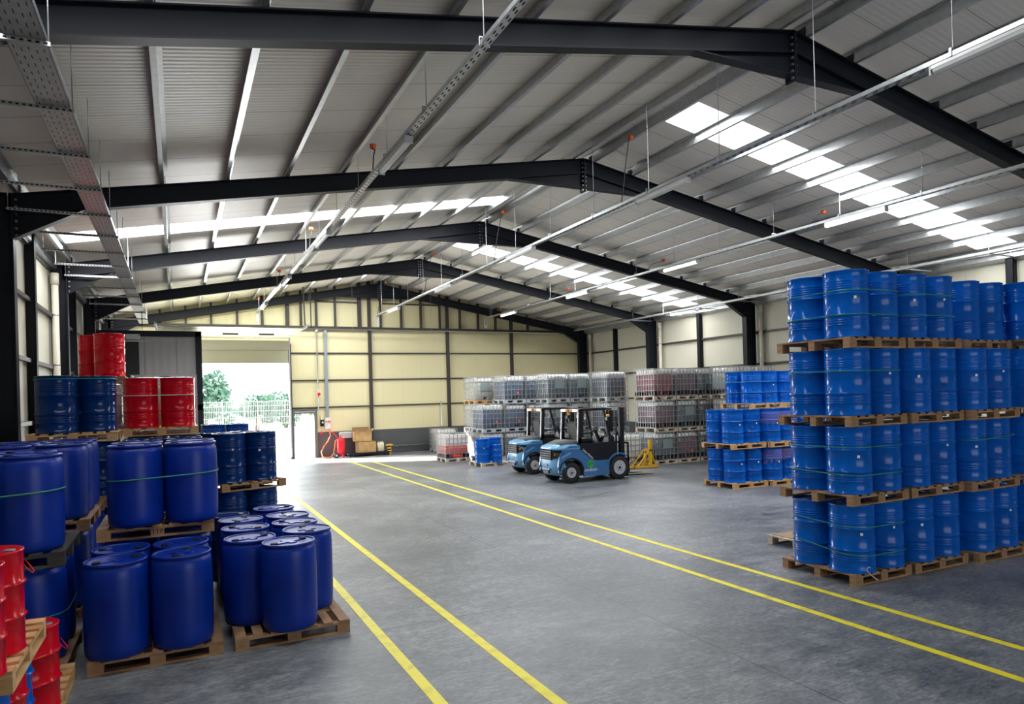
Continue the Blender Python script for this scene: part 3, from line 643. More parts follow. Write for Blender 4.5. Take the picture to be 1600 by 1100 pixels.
# left end stack of plastic drums
XL0 = -2.24
for c, y0 in enumerate((7.86, 9.95, 11.2)):
    W = 1.22; nm = ['front', 'middle', 'rear'][c]
    if c == 0:
        pallet('bottom wooden pallet of the left-hand plastic drum stack behind the red drums', XL0+.61, y0+.6, 0, W, 1.2, M_WOOD, PG)
        four('plastic', M_PBLUE, XL0, y0, 0, W, 1.2, 'under the black pallet behind the red drums', 'blue plastic', GP, keep=('fr', 'br'))
        strap('green strap low round the plastic drums under the black pallet', XL0+.61-.296, y0+.304, XL0+.61+.296, y0+.896, .60, R=.302, h=.014)
        pallet('blackened wooden pallet raised under the plastic drums on the left', XL0+.61, y0+.6, 1.081, W, 1.2, M_WOODG, PG)
        four('plastic', M_PBLUE, XL0, y0, 1.081, W, 1.2, 'on the blackened raised pallet', 'blue plastic', GP, shift=dict(bl=-.13, br=-.13))
        strap('green strap round the plastic drums on the blackened pallet', XL0+.61-.296, y0+.304, XL0+.61+.296, y0+.896, 1.081+.144+.56, R=.302, h=.016, tilt=(.05, 0), back=-.13)
    else:
        pallet(f'bottom pallet of the {nm} stack along the left plastic drum row', XL0+.61, y0+.6, 0, W, 1.2, M_WOOD, PG)
        four('plastic', M_PBLUE, XL0, y0, 0, W, 1.2, f'at floor level in the {nm} stack behind the black pallet', 'blue plastic', GP, keep=('fr', 'br'), parts=False)
        pallet(f'upper pallet of the {nm} stack along the left plastic drum row', XL0+.61, y0+.6, 1.081, W, 1.2, M_WOOD, PG)
        four('plastic', M_PBLUE, XL0, y0, 1.081, W, 1.2, f'on the upper pallet of the {nm} left row stack', 'blue plastic', GP, keep='all' if c == 1 else ('fl', 'fr'), parts=(c == 1))
# blue steel drums in the shade-darkened enamel, two high, right of the left group
def stack2(x0, y0, where, keep0, keep1, mt=M_DBLUE_SHADE, wd=M_WOOD, stick=None, dxx=0, rot=0):
    pallet(f'bottom wooden pallet {where}', x0+.6, y0+.6, 0, 1.2, 1.2, wd, PG, rz=rot); four('steel', mt, x0, y0, 0, 1.2, 1.2, f'at the bottom {where}', 'shaded blue steel', GS, keep=keep0, parts=False, dxx=dxx, rot=rot)
    pallet(f'upper wooden pallet {where}', x0+.6, y0+.6, 1.037, 1.2, 1.2, wd, PG, rz=rot); four('steel', mt, x0, y0, 1.037, 1.2, 1.2, f'up {where}', 'shaded blue steel', GS, keep=keep1, stick=stick, dxx=dxx, rot=rot)
stack2(.44, 13.27, 'of the angled stack by the aisle', ('fl', 'fr', 'br'), 'all', stick={'fr': [(AW, .56, .04)], 'fl': [(AW+.3, .6, .03)]}, dxx=-.04, rot=math.radians(19))
stack2(.52, 19.3, 'of the far stack before the doorway', ('fr',), ('fl', 'fr', 'bl', 'br'))
stack2(-.84, 12.2, 'of the stack behind the TTP pallet', ('fl', 'fr'), ('fl', 'fr', 'bl', 'br'))
stack2(-2.07, 12.47, 'of the stack by the left wall', ('fr',), ('fl', 'fr', 'br'))
pallet('third-level wooden pallet under two shaded blue drums by the left wall', -2.07+.6, 12.45+.6, 2.078, 1.2, 1.2, M_WOODO, PG)
drum('steel', 'shaded blue steel drum, nearer left one on the third level by the left wall', -1.70, 12.72, 2.078+.1442, M_DBLUE_SHADE, 0, GS)
drum('steel', 'shaded blue steel drum, right one on the third level by the left wall', -1.19, 13.04, 2.078+.1442, M_DBLUE_SHADE, 2, GS, [(AW+1.2, .45, .04)])
strap('green strap over the tops of the third-level shaded blue drums', -1.70, 12.72, -1.19, 13.04, 2.078+.144+.84, R=.299, h=.014)
# red drums further back on the third level
stack2(-.88, 13.72, 'of the stack under two red drums', ('fr', 'bl'), ('fr', 'bl'))
pallet('third-level wooden pallet under two dark red steel drums', -.27, 14.32, 2.078, 1.2, 1.2, M_WOODO, PG)
for q, x in (('left', -.60), ('right', -.0)):
    drum('steel', f'dark red steel drum, {q} one of the pair on the third level', x, 14.05, 2.078+.1442, M_DRED, random.uniform(0, 6), 'red steel drums at the back left')
strap('white strap round the pair of dark red third-level drums', -.60, 14.05, -.0, 14.6, 2.078+.144+.575, R=.302, m=M_WSTRAP, h=.012)

def ibc(label, x0, y0, z, liq='slate', base='grey', W=1.0, D=1.2, level=.82, Ht=1.14, plate=False, tag=False, feet=False, solid=False, group='caged liquid tanks', simple=False):
    """caged tank; x0, y0 is its near left corner"""
    t = thing('caged_tank', label, 'liquid tank', (x0+W/2, y0+D/2, z), group=group)
    w2, d2 = W/2, D/2; H0 = .15; H1 = Ht
    k = (round(W, 2), round(D, 2), H1)
    if base == 'grey':
        def g():
            a = MB()
            for i in (-1, 0, 1):
                for j in (-1, 0, 1): a.box(i*(w2-.08)-.08, i*(w2-.08)+.08, j*(d2-.07)-.07, j*(d2-.07)+.07, .02, .11)
            for j in (-1, 0, 1): a.box(-w2, w2, j*(d2-.05)-.05, j*(d2-.05)+.05, 0, .022)
            a.box(-w2, w2, -d2, d2, .11, .14); return a.mesh('base', M_GREYP)
        put('base', cached(('ib',)+k, g), t)
    else:
        wm = {'wood': M_WOODP, 'orange': M_WOODO}[base]
        def g():
            a = MB()
            for i in (-1, 0, 1):
                for j in (-1, 0, 1): a.box(i*(w2-.07)-.07, i*(w2-.07)+.07, j*(d2-.05)-.05, j*(d2-.05)+.05, .022, .1)
            for j in (-1, 0, 1): a.box(-w2, w2, j*(d2-.05)-.05, j*(d2-.05)+.05, 0, .022); a.box(-w2, w2, j*(d2-.05)-.05, j*(d2-.05)+.05, .1, .12)
            for i in range(6): c = -w2+.06+(W-.12)*i/5; a.box(c-.05, c+.05, -d2, d2, .12, .14)
            return a.mesh('base', wm)
        put('base', cached(('ibw', base)+k, g), t)
    zb = H0+(.14 if feet else .01)
    if feet:
        def ft():
            a = MB()
            for i in (-1, 1):
                for j in (-1, 1): a.box(i*(w2-.14)-.11, i*(w2-.14)+.11, j*(d2-.14)-.11, j*(d2-.14)+.11, .14, .30)
            return a.mesh('corner_foot', M_BLACK)
        put('corner_feet', cached(('ift',)+k, ft), t)
        put('sump', cached(('isp', liq, solid)+k, lambda: rbox(-.2, .2, -d2+.06, d2-.06, .15, .3, .05).mesh('sump', M_WTANK if solid or liq not in LIQ else LIQ[liq])), t)
    def tank():
        if solid: return rbox(-w2+.035, w2-.035, -d2+.035, d2-.035, zb, H1-.04, .12, 4).mesh('tank', M_WTANK)
        lv = zb+(H1-.05-zb)*level      # milky plastic above the liquid, thinner looking where the liquid stands behind it
        a = rbox(-w2+.035, w2-.035, -d2+.035, d2-.035, zb, H1-.04, .12, 4, lv); me = a.mesh('tank', [M_SHELL, M_MILK]); top = 0
        for p in me.polygons:
            if p.center.z > lv-.001: p.material_index = 1
        return me
    put('tank', cached(('itk', feet, solid, level)+k, tank), t)
    if not solid and liq != 'empty':
        put('liquid', cached(('ilq', feet, liq, level)+k, lambda: rbox(-w2+.05, w2-.05, -d2+.05, d2-.05, zb+.012, zb+(H1-.05-zb)*level, .11, 4).mesh('liquid', LIQ[liq])), t)
    def cage():
        a = MB(); nv = 6; nd = 8; r = .0085
        def wire(p, q): a.bar(p, q, 2*r, 2*r)
        for i in range(nv+1):
            x = -w2+.01+(W-.02)*i/nv
            for y in (-d2+.01, d2-.01): wire((x, y, H0), (x, y, H1))
        for i in range(1, nd):
            y = -d2+.01+(D-.02)*i/nd
            for x in (-w2+.01, w2-.01): wire((x, y, H0), (x, y, H1))
        for zz in (H0+.01, .35, .56, .76, .95, H1):
            for y in (-d2+.01, d2-.01): wire((-w2, y, zz), (w2, y, zz))
            for x in (-w2+.01, w2-.01): wire((x, -d2, zz), (x, d2, zz))
        for y in (-d2*.35, d2*.35): a.box(-w2, w2, y-.015, y+.015, H1, H1+.012)
        return a.mesh('cage', M_WIRE)
    put('cage', cached(('icg',)+k, cage), t)
    put('filler_cap', cached('icap', lambda: MB().lathe([(.11, -.06), (.11, -.02), (.1, -.01)], 20).mesh('filler_cap', M_REDP if False else M_BLACK)), t, (0, 0, H1))
    if not simple:
        put('valve', cached('ivv', lambda: MB().lathe([(.055, -.06), (.055, 0), (.04, .05)], 14, axis='y').box(-.02, .1, -.055, -.03, .03, .05).mesh('valve', M_BLACK)), t, (.0, -d2+.07, H0+.08 if not feet else .24))
    if plate: put('plate', cached('ipl', lambda: MB().box(-.22, .22, 0, .004, -.17, .17).mesh('plate', M_LABELG)), t, (.05, -d2-.006, .72), 0)
    if tag: put('tag', cached('itg', lambda: MB().box(-.035, .035, 0, .003, -.06, .06).mesh('tag', M_TAILR)), t, (.12, -d2-.005, .42))
    return t
# cages that show beside the third-level drums
ibc('white caged tank on the third level by the left wall, below the bright red drums', -2.15, 15.5, 2.078, 'clear', 'grey', 1.2, 1.1, Ht=1.03, simple=True, group='caged tanks among the left drums')
ibc('caged tank on the third level behind the two dark red drums', -.82, 15.2, 2.078, 'clear', 'grey', 1.18, 1.0, simple=True, group='caged tanks among the left drums')
for x0, w_, yy_ in ((-2.15, 'left wall', 15.55), (-.82, 'red drum', 15.2)):
    for t_ in range(2):
        ibc(f'caged tank, {TIER[t_]} tier, in the stack below the {w_} cage', x0, yy_, 1.037*t_, 'clear', 'grey', 1.1, 1.0, simple=True, Ht=1.02, group='caged tanks among the left drums')
pallet('highest wooden pallet at the back left, under two bright red drums', -1.55, 16.55, 3.09, 1.2, 1.1, M_WOOD, PG)
drum('steel', 'bright red steel drum, nearer of the two at the very top left', -1.25, 16.40, 3.09+.1442, M_DRED, 1, 'red steel drums at the back left')
drum('steel', 'bright red steel drum, half hidden behind its twin at the top left', -1.58, 16.92, 3.09+.1442, M_DRED, 1, 'red steel drums at the back left')

# --- small red drums at the left edge
GR = 'small drums at the near left corner'
XE = -.97
pallet('lower wooden pallet of the small red drum stack at the left edge', XE-.52, 5.84, 0, 1.04, 1.2, M_WOODO, PG, swap=True)
pallet('splintered low pallet end showing on the floor beside the small red drum', XE-.50, 7.24, 0, 1.04, 1.2, M_WOODO, PG, swap=True)
pallet('raised pallet between the two tiers of small red drums', XE-.52, 5.84, .826, 1.04, 1.2, M_WOODO, PG, swap=True)
for nm, m, x, y in (('blue small drum, nearest in the lower tier', M_DBLUE, -1.24, 5.42), ('red small drum, second in the lower tier', M_DRED, -1.23, 5.88), ('blue small drum, third in the lower tier', M_DBLUE, -1.27, 6.35-.02)):
    drum('small', nm+' under the raised pallet', x, y, .1442, m, 0, GR)
drum('small', 'red small drum with a wire handle alone on the low pallet', -1.16, 6.83, .1442, M_DRED, -.3, GR, handle=.5)
for nm, x, y, h in (('nearest one, cut off at the left', -1.22, 5.23, None), ('middle one with a wire handle', -1.20, 5.72, .56), ('one behind with a white lid label', -1.42, 6.14, None)):
    d = drum('small', 'red small drum on raised pallet, '+nm, x, y, .826+.1442, M_DRED, -.2, GR, handle=h)
    MB().box(-.05, .05, -.03, .03, .682-.012, .682-.004).build('lid_label', M_STICK, d)

# --- caged tanks along the back right
GT = 'caged liquid tanks along the back right'
ibc('caged tank half full of red liquid standing alone on a pale pallet', 9.66, 26.0, 0, 'orange', 'wood', 1.08, 1.1, level=.46, feet=True, simple=True, group=GT)
ibc('pale caged tank on the floor behind the red-filled one', 11.0, 30.6, 0, 'clear', 'grey', group=GT, simple=True)
rows = [ # x0, y0, n columns, tiers, base, liquids per tier (bottom first)
 (11.02, 25.3, 3, 2, 'grey', [['clear', 'blue', 'slate'], ['blue', 'blue', 'slate']], 'by the stray drums'),
 (12.02, 25.3, 2, (2, 3), 'grey', [['blue', 'blue']], 'by the stray drums'),
 (13.12, 23.6, 2, (0, 3), 'grey', [['pale', 'slate'], ['slate', 'slate'], ['slate', 'slate']], 'behind the forklifts'),
 (14.75, 21.9, 1, (0, 3), 'grey', [['slate'], ['slate'], ['slate']], 'behind the mast'),
 (15.36, 19.8, 3, (0, 3), 'wood', [['grey', 'wine', 'grey'], ['wine', 'slate', 'grey'], ['red', 'wine', 'grey']], 'of the long right row'),
 (17.6, 18.2, 2, (0, 3), 'wood', [['grey', 'slate'], ['clear', 'grey'], ['pale', 'slate']], 'behind the three-high blue drums')]
HT = 1.155
for ri, (x0, y0, n, tiers, base, lq, where) in enumerate(rows):
    t0, t1 = tiers if isinstance(tiers, tuple) else (0, tiers)
    for t_ in range(t0, t1):
        for c in range(n):
            l_ = lq[t_-t0][c]
            if ri == 2 and t_ == 0 and c == 0: pass
            
            ibc(f'{dict(blue="dark blue", slate="slate blue", clear="nearly clear", pale="pale grey", grey="grey", wine="wine-tinted", red="red-tinted")[l_]} caged tank, {["bottom", "middle", "top"][t_]} tier, {["first", "second", "third"][c]} from left, {where}',
                x0+c*1.035+(.03 if t_ == 1 else 0)*(ri == 4), y0, HT*t_+.002*t_, l_, base, D=1.2, level=.80, feet=(base == 'wood'), plate=(ri, t_, c) in ((2, 2, 0), (2, 2, 1), (4, 1, 1), (4, 0, 0), (4, 2, 2), (2, 1, 0)), tag=(ri, t_, c) in ((0, 1, 0), (0, 1, 1), (1, 2, 0), (4, 2, 0), (4, 0, 1)), group=GT)
ibc('pale caged tank on an orange pallet, highest and leftmost of the back tanks', 11.3, 26.75, 2*HT+.01, 'clear', 'orange', plate=True, group=GT)
for t_ in (0, 1): ibc(f'caged tank, {["lower", "upper"][t_]} of two under the orange-pallet tank', 11.3, 26.8, HT*t_, 'clear', 'grey', simple=True, group=GT)
ibc('white opaque caged tank on the floor beside the forks', 13.72, 19.75, 0, 'clear', 'wood', 1.1, 1.0, feet=True, solid=True, simple=True, group=GT)

# stray drums in front of the tanks
pallet('pale pallet carrying three stray blue drums before the tanks', 10.62, 23.85, 0, 1.15, 1.2, M_WOODP)
drum('steel', 'full-size blue drum, left one on the pallet before the tanks', 10.24, 23.62, .1442, M_DBLUE, 1, 'three stray blue drums', [(AW, .55, .04)])
drum('steel', 'full-size blue drum, right one behind the short drum', 10.90, 24.02, .1442, M_DBLUE, 1, 'three stray blue drums')
drum('small', 'short narrow blue drum standing between two full-size ones', 10.73, 23.36, .1442, M_DBLUE, 0, 'three stray blue drums', R=.19, H=.66)

# yellow drum-lifting frame
t = thing('lifting_frame', 'yellow steel lifting frame with braced upright beside the white tank', 'lifting frame', (13.9, 19.05, 0))
m = MB()
for y in (0.02, .36): m.box(0, .95, y-.03, y+.03, .03, .09)
m.box(0, .05, 0, .38, .03, .09); m.box(.92, .97, -.02, .4, .03, .09); m.build('base', M_YSTEEL, t)
m = MB(); m.box(.62, .72, 0, .09, .11, .98); m.box(.63, .71, .28, .36, .11, .6); m.box(.62, .72, 0, .38, .57, .63); m.build('upright', M_YSTEEL, t)
for y in (.0, .3): MB().bar((.14, y+.04, .08), (.62, y+.04, .6), .035, .035).build('brace', M_YSTEEL, t)
MB().bar((.9, .05, .1), (.74, .05, .45), .05, .04).build('brace', M_YSTEEL, t)

# ------------------------------------------------------------------ forklifts
def wheel(par, x, y, R, w_, side, rim):
    p = MB(); r = R
    p.lathe([(r*.58, -w_/2), (r*.80, -w_/2-.01), (r*.94, -w_/2+.01), (r, -w_/2+.035), (r, w_/2-.035), (r*.94, w_/2-.01), (r*.80, w_/2+.01), (r*.58, w_/2)], 36, axis='y', caps=False)
    for k in range(22):
        a = 2*PI*k/22; M = Matrix.Rotation(a, 4, 'Y')
        p.box(r-.02, r+.012, -w_/2+.0, w_/2*.1, -.022, .022, M); p.box(r-.02, r+.012, -w_/2*.1, w_/2, -.022+r*.13, .022+r*.13, M)
    o = put('tyre', p.mesh('tyre', M_RUB), par, (x, y, R+.012))
    q = MB(); s = side*w_/2
    q.lathe([(rim, -w_/2+.01), (rim, w_/2-.01)], 28, axis='y')
    q.lathe([(rim, s*.98), (rim*.94, s*1.08), (rim*.86, s*1.02), (rim*.66, s*.90), (rim*.6, s*.96), (rim*.34, s*.98), (rim*.30, s*1.08), (.001, s*1.1)], 28, axis='y')
    d = put('rim', q.mesh('rim', M_RIMG), o)
    h = MB()
    for k in range(6):
        a = k*PI/3; h.lathe([(.016, s*.94), (.014, s*1.04)], 8, (math.cos(a)*rim*.42, 0, math.sin(a)*rim*.42), axis='y')
    h.lathe([(rim*.2, s*1.09), (rim*.16, s*1.16)], 14, axis='y')
    put('wheel_nuts', h.mesh('wheel_nuts', M_FBLK), o); return o
def arch(cx, cz, r, a0, a1, n=12): return [(cx+r*math.cos(a0+(a1-a0)*k/n), cz+r*math.sin(a0+(a1-a0)*k/n)) for k in range(n+1)]
def loft(secs, m, name, par):
    """secs: closed rings with the same number of points"""
    n = len(secs[0]); a = MB(); a.add([p for s in secs for p in s], [(i*n+k, i*n+(k+1) % n, (i+1)*n+(k+1) % n, (i+1)*n+k) for i in range(len(secs)-1) for k in range(n)], True)
    a.f += [tuple(range(n-1, -1, -1)), tuple((len(secs)-1)*n+k for k in range(n))]; a.sm += [False, False]; return a.build(name, m, par)
def forklift(label, X, Y):
    """origin on the floor under the rear axle, on its centre line; forks point to +x"""
    t = thing('forklift', label, 'forklift', (X, Y, 0), group='parked light blue forklifts')
    HW = .58
    # counterweight: a wrapped shell, rounded at the rear corners, with wheel cut-outs in the side profile
    def plan(z, ins, x0):   # half outline of the rear at a height
        pts = []
        for k in range(9): a = PI/2+k*PI/16; pts.append((x0+.34+(.34-ins)*math.cos(a), HW-.34+(.34-ins)*math.sin(a)))
        return pts
    def ring(z, x0, ins, xf):
        h = plan(z, ins, x0); return [(xf, HW-ins, z)]+[(x, y, z) for x, y in h]+[(x, -y, z) for x, y in reversed(h)]+[(xf, -HW+ins, z)]
    loft([ring(.22, -.40, .05, -.30), ring(.34, -.47, .02, -.30), ring(.50, -.51, 0, -.28), ring(.60, -.52, 0, -.24), ring(.70, -.52, 0, -.10), ring(.78, -.51, 0, .0), ring(.98, -.47, 0, .08)], M_LBLUE, 'counterweight', t)
    loft([ring(.78, -.5, 0.002, .2), ring(.98, -.46, 0, .25)], M_LBLUE, 'counterweight_top', t)
    loft([ring(.98, -.50, -.004, .28), ring(1.02, -.53, -.006, .30), ring(1.09, -.50, .02, .30), ring(1.14, -.36, .10, .28)], M_LBLUE, 'hood_lip', t)
    # side skirts with the rear and front wheel arches
    for s in (-1, 1):
        ya, yb = (s*HW, s*(HW-.05)) if s > 0 else (s*(HW-.05), s*HW)
        ya, yb = min(ya, yb), max(ya, yb)
        prof = arch(0, .312, .40, PI*1.0, 0.05, 14)+[(.42, .17), (1.33, .17), (1.33, .62), (.90, .62), (.66, .68), (.30, .98), (.26, 1.08), (-.05, 1.1), (-.25, 1.02), (-.40, .80), (-.45, .5)]
        MB().prism(prof, ya-.001, yb+.001).build('side_panel', M_LBLUE2, t)
        # lighter flare around the rear arch
        fl_ = arch(0, .312, .40, PI*.98, .05, 14)+arch(0, .312, .44, .05, PI*.98, 14)
        MB().prism(fl_, ya-(.012 if s < 0 else 0), yb+(.012 if s > 0 else 0)).build('arch_trim', M_FBLK, t)
        # front mudguard
        fr_ = arch(1.67, .362, .40, PI*.92, PI*.28, 12)+arch(1.67, .362, .45, PI*.28, PI*.92, 12)
        MB().prism(fr_, s*HW-.13 if s > 0 else -HW-.02, s*HW+.02 if s > 0 else -HW+.13).build('mudguard', M_LBLUE2, t)
        # black side cover and step
        MB().prism([(.30, .985), (.70, .66), (.92, .625), (1.30, .625), (1.45, .76), (1.60, .82), (1.62, 1.12), (1.2, 1.15), (.30, 1.15)], ya, yb).build('side_cover', M_FBLK, t)
    # chassis core
    c = MB(); c.box(-.30, 1.75, -.34, .34, .24, .62); c.box(.3, 1.7, -HW+.06, HW-.06, .2, .62); c.box(.25, 1.62, -HW+.055, HW-.055, .6, 1.0); c.build('chassis', M_FBLK, t)
    MB().lathe([(.05, -.5), (.05, .5)], 12, (0, 0, .312), axis='y').build('rear_axle', M_FBLK, t)
    # grey deck behind the rear window
    loft([[(-.30, -.46, 1.12), (.34, -.46, 1.12), (.34, .46, 1.12), (-.30, .46, 1.12)], [(.08, -.46, 1.24), (.34, -.46, 1.24), (.34, .46, 1.24), (.08, .46, 1.24)]], mat('dark_grey_hood', (.10, .10, .10), .5), 'rear_hood', t)
    # grille: black recess and four light slats
    MB().box(-.535, -.50, -.33, .33, .70, .985).build('grille', M_BLACK, t)
    for k in range(4):
        z = .745+k*.066; MB().prism([(-.55, z), (-.547, z+.011), (-.52, z+.011), (-.52, z)], -.31, .31).build('grille_slat', M_SLAT, t)
    for s in (-1, 1):
        # headlamp-like dark wedge on the corner and pale blue cheek
        q = [(-.50, s*.36, .73), (-.50, s*.36, .97), (-.34, s*.56, .965), (-.22, s*.592, .90), (-.36, s*.575, .80)]
        c = [(p[0]-.02, p[1]+s*.006, p[2]) for p in q]; c2_ = [(p[0]+.05, p[1]-s*.04, p[2]) for p in q]
        a = MB(); a.add(c+c2_, [(0, 1, 2, 3, 4), (9, 8, 7, 6, 5)]+[(i, (i+1) % 5, 5+(i+1) % 5, 5+i) for i in range(5)]); a.build('rear_lamp', M_FBLK, t)
        MB().lathe([(.028, -.012), (.028, .012)], 12, (-.47, s*.43, .86), axis='x').build('reflector', M_ORANGE, t)
        MB().bar((-.33, s*.582, .76), (-.02, s*.585, .90), .012, .05).build('cheek_trim', M_LBLUE, t)
    MB().box(-.545, -.50, -.16, .16, .30, .385).build('tow_recess', M_FBLK, t)
    MB().box(-.555, -.50, -.24, .24, .405, .45).build('bumper_strip', M_LBLUE2, t)
    MB().box(-.54, -.50, -.10, .10, .51, .57).build('number_plate', M_LABELG, t)
    # overhead guard
    g = MB()
    P = lambda x, z: (x, z)
    for s in (-1, 1):
        y = s*.50
        g.bar((.34, y, 1.12), (.40, y, 2.15), .07, .09); g.bar((.28, y, 1.0), (.36, y, 1.3), .07, .12)
        g.bar((1.20, y, 2.15), (1.56, y, .75), .06, .07); g.bar((.38, y, 2.14), (1.24, y, 2.14), .07, .07); g.bar((1.22, y, 2.14), (1.50, y, 2.13), .05, .05)
    for x in (.38, 1.22): g.bar((x, -.5, 2.14), (x, .5, 2.14), .07, .06)
    g.build('overhead_guard', M_FBLK, t)
    for k in range(6): MB().bar((.52+k*.12, -.5, 2.15), (.52+k*.12, .5, 2.15), .03, .03).build('roof_bar', M_FBLK, t)
    for s in (-1, 1): MB().prism([(.268, 1.15), (.288, 1.15), (.342, 2.07), (.322, 2.07)], min(s*.46, s*.51), max(s*.46, s*.51)).build('window_frame', M_WFR, t)
    MB().box(.262, .285, -.51, .51, 1.14, 1.18).build('window_frame', M_WFR, t)
    MB().bar((.36, -.53, 2.12), (.36, .53, 2.12), .06, .09).build('lamp_bar', M_FBLK, t)
    for s in (-1, 1):
        o = MB().box(.31, .335, s*.34-.17, s*.34+.17, 2.08, 2.16).build('tail_lamp', M_WHITE, t)
        MB().box(.303, .315, s*.34-.13, s*.34+.15, 2.083, 2.157).build('red_lens', M_TAILR, o)
        MB().lathe([(.035, .0), (.038, .03), (.02, .06)], 14, (.305, s*.12, 2.09)).build('indicator', M_AMB, o)
    for x, y, z in ((1.30, -.60, 1.92), (1.30, .60, 1.92), (.95, .5, 1.98)):
        MB().lathe([(.03, -.02), (.055, .0), (.055, .045), (.03, .06)], 12, (x, y, z)).build('amber_lamp', M_AMB, t)
        MB().box(x-.06, x+.04, y-.05, y+.05, z-.12, z-.02).build('work_lamp', M_FBLK, t)
    # seat, steering wheel, column
    st = MB(); st.prism([(.48, 1.16), (.95, 1.18), (.96, 1.27), (.50, 1.26)], -.26, .26); st.build('seat', M_FBLK, t)
    st = MB(); st.prism([(.46, 1.24), (.56, 1.24), (.50, 1.70), (.44, 1.78), (.38, 1.72)], -.24, .24); st.build('seat_back', mat('grey_seat_vinyl', (.022, .022, .022), .6), t)
    for s in (-1, 1): MB().box(.52, .82, s*.30-.03, s*.30+.03, 1.40, 1.45).build('armrest', M_FBLK, t)
    MB().bar((1.42, 0, 1.05), (1.22, 0, 1.48), .09, .07).build('steering_column', M_FBLK, t)
    sw = MB(); R_ = Matrix.Translation((1.20, 0, 1.52)) @ Matrix.Rotation(-.45, 4, 'Y')
    sw.tube([tuple(R_ @ Vector((.17*math.cos(k*PI/10), .17*math.sin(k*PI/10), 0))) for k in range(20)], .014, 8, True); sw.bar(tuple(R_ @ Vector((-.17, 0, 0))), tuple(R_ @ Vector((.17, 0, 0))), .03, .015); sw.build('steering_wheel', M_FBLK, t)
    MB().box(1.40, 1.62, -.45, .45, .98, 1.30).build('dashboard', M_FBLK, t)
    for k in range(3): MB().tube([(1.38, -.28-.05*k, 1.28), (1.34, -.29-.05*k, 1.44)], .01, 6).lathe([(.018, 0), (.02, .02), (.01, .035)], 8, (1.34, -.29-.05*k, 1.43)).build('lever', M_FBLK, t)
    # mast, carriage, forks
    ms = MB()
    for s in (-1, 1):
        ms.box(1.86, 2.02, s*.36-.035, s*.36+.035, .10, 2.16); ms.box(1.90, 2.06, s*.28-.03, s*.28+.03, .08, 2.10)
    for z in (.35, 1.3, 2.08): ms.box(1.86, 1.92, -.36, .36, z, z+.1)
    ms.build('mast', M_FBLK, t)
    for s in (-1, 1): MB().lathe([(.035, .3), (.035, 1.9)], 12, (1.84, s*.22, 0)).build('lift_cylinder', M_FBLK, t)
    MB().bar((1.5, .0, .75), (1.86, .0, .95), .07, .07).build('tilt_cylinder', M_FBLK, t)
    cg = MB(); cg.box(2.06, 2.12, -.50, .50, .18, .28); cg.box(2.06, 2.12, -.50, .50, .52, .62)
    for y in (-.48, -.24, 0, .24, .48): cg.box(2.07, 2.11, y-.02, y+.02, .2, 1.09)
    cg.box(2.07, 2.11, -.5, .5, 1.05, 1.10); cg.build('carriage', M_FBLK, t)
    for s in (-1, 1):
        f_ = MB(); f_.box(2.12, 2.165, s*.30-.06, s*.30+.06, .04, .62); f_.prism([(2.12, .04), (3.15, .03), (3.15, .045), (2.165, .085), (2.12, .085)], s*.30-.06, s*.30+.06); f_.build('fork', M_FBLK, t)
    wheel(t, 0, -.49, .30, .18, -1, .155); wheel(t, 0, .49, .30, .18, 1, .155)
    wheel(t, 1.67, -.50, .35, .22, -1, .22); wheel(t, 1.67, .50, .35, .22, 1, .22)
    # badge and lettering on the near side
    b = MB(); b.lathe([(.105, -.004), (.105, .004)], 28, (0, 0, 0), axis='y'); bo = put('badge', b.mesh('badge', M_GREEN), t, (.66, -HW-.006, .53))
    q = MB(); q.tube([(.07*math.cos(a), -.006, .07*math.sin(a)) for a in [k*.42 for k in range(-2, 11)]], .006, 6); q.bar((-.05, -.006, -.01), (.06, -.006, .02), .012, .022); q.build('badge_mark', mat('dark_green_mark', (.01, .12, .02), .5), bo)
    text('smart&butler', .14, M_STICK, t, (.66, -HW-.004, .36), (PI/2, 0, 0), sx=.62)
    text('Lithium Battery', .10, M_STICK, t, (.565, -HW-.012, .835), (PI/2, math.atan2(.32, .40), 0), sx=.72)
    return t
forklift('light blue forklift parked nearer, with green badge and lettering on its side', 10.29, 17.79)
forklift('light blue forklift parked farther, partly hidden by its twin', 10.53, 20.52)

# ------------------------------------------------------------------ end-wall clutter
t = thing('shelf_platform', 'low dark platform along the end wall under the cartons', 'platform', (7.0, 31.65, 0))
MB().box(0, 2.0, 0, .8, .10, .16).build('deck', M_STEEL, t)
for x in (.05, .95, 1.9):
    for y in (.05, .7): MB().box(x, x+.06, y, y+.06, 0, .1).build('foot', M_STEEL, t)
def carton(label, x, y, z, W, D, H, open_=False, rz=0):
    t = thing('carton', label, 'cardboard box', (x, y, z), rz, 'cardboard boxes by the end wall'); th = .012
    b = MB(); b.box(-W/2, W/2, -D/2, D/2, 0, th)
    for s in (-1, 1): b.box(-W/2, W/2, s*D/2-(th if s > 0 else 0), s*D/2+(0 if s > 0 else th), 0, H); b.box(s*W/2-(th if s > 0 else 0), s*W/2+(0 if s > 0 else th), -D/2, D/2, 0, H)
    b.build('carton_body', M_CARD, t)
    if open_:
        for s, q in ((1, .20), (-1, .08)): MB().prism([(s*D/2-.006, H), (s*D/2+.006, H), (s*(D/2+.06)+.006, H+q), (s*(D/2+.06)-.006, H+q)], -W/2, W/2, 'yz').build('flap', M_CARDI if s > 0 else M_CARD, t)
        MB().bar((W/2, 0, H), (W/2+.15, 0, H+.12), D*.9, .01).build('flap', M_CARD, t)
    else:
        for s in (-1, 1): MB().box(-W/2, W/2, 0 if s > 0 else -D/2, D/2 if s > 0 else 0, H-th, H+.001).build('flap', M_CARD, t)
    return t
carton('closed cardboard box on the low platform, under the open one', 7.92, 32.05, .16, .86, .55, .52)
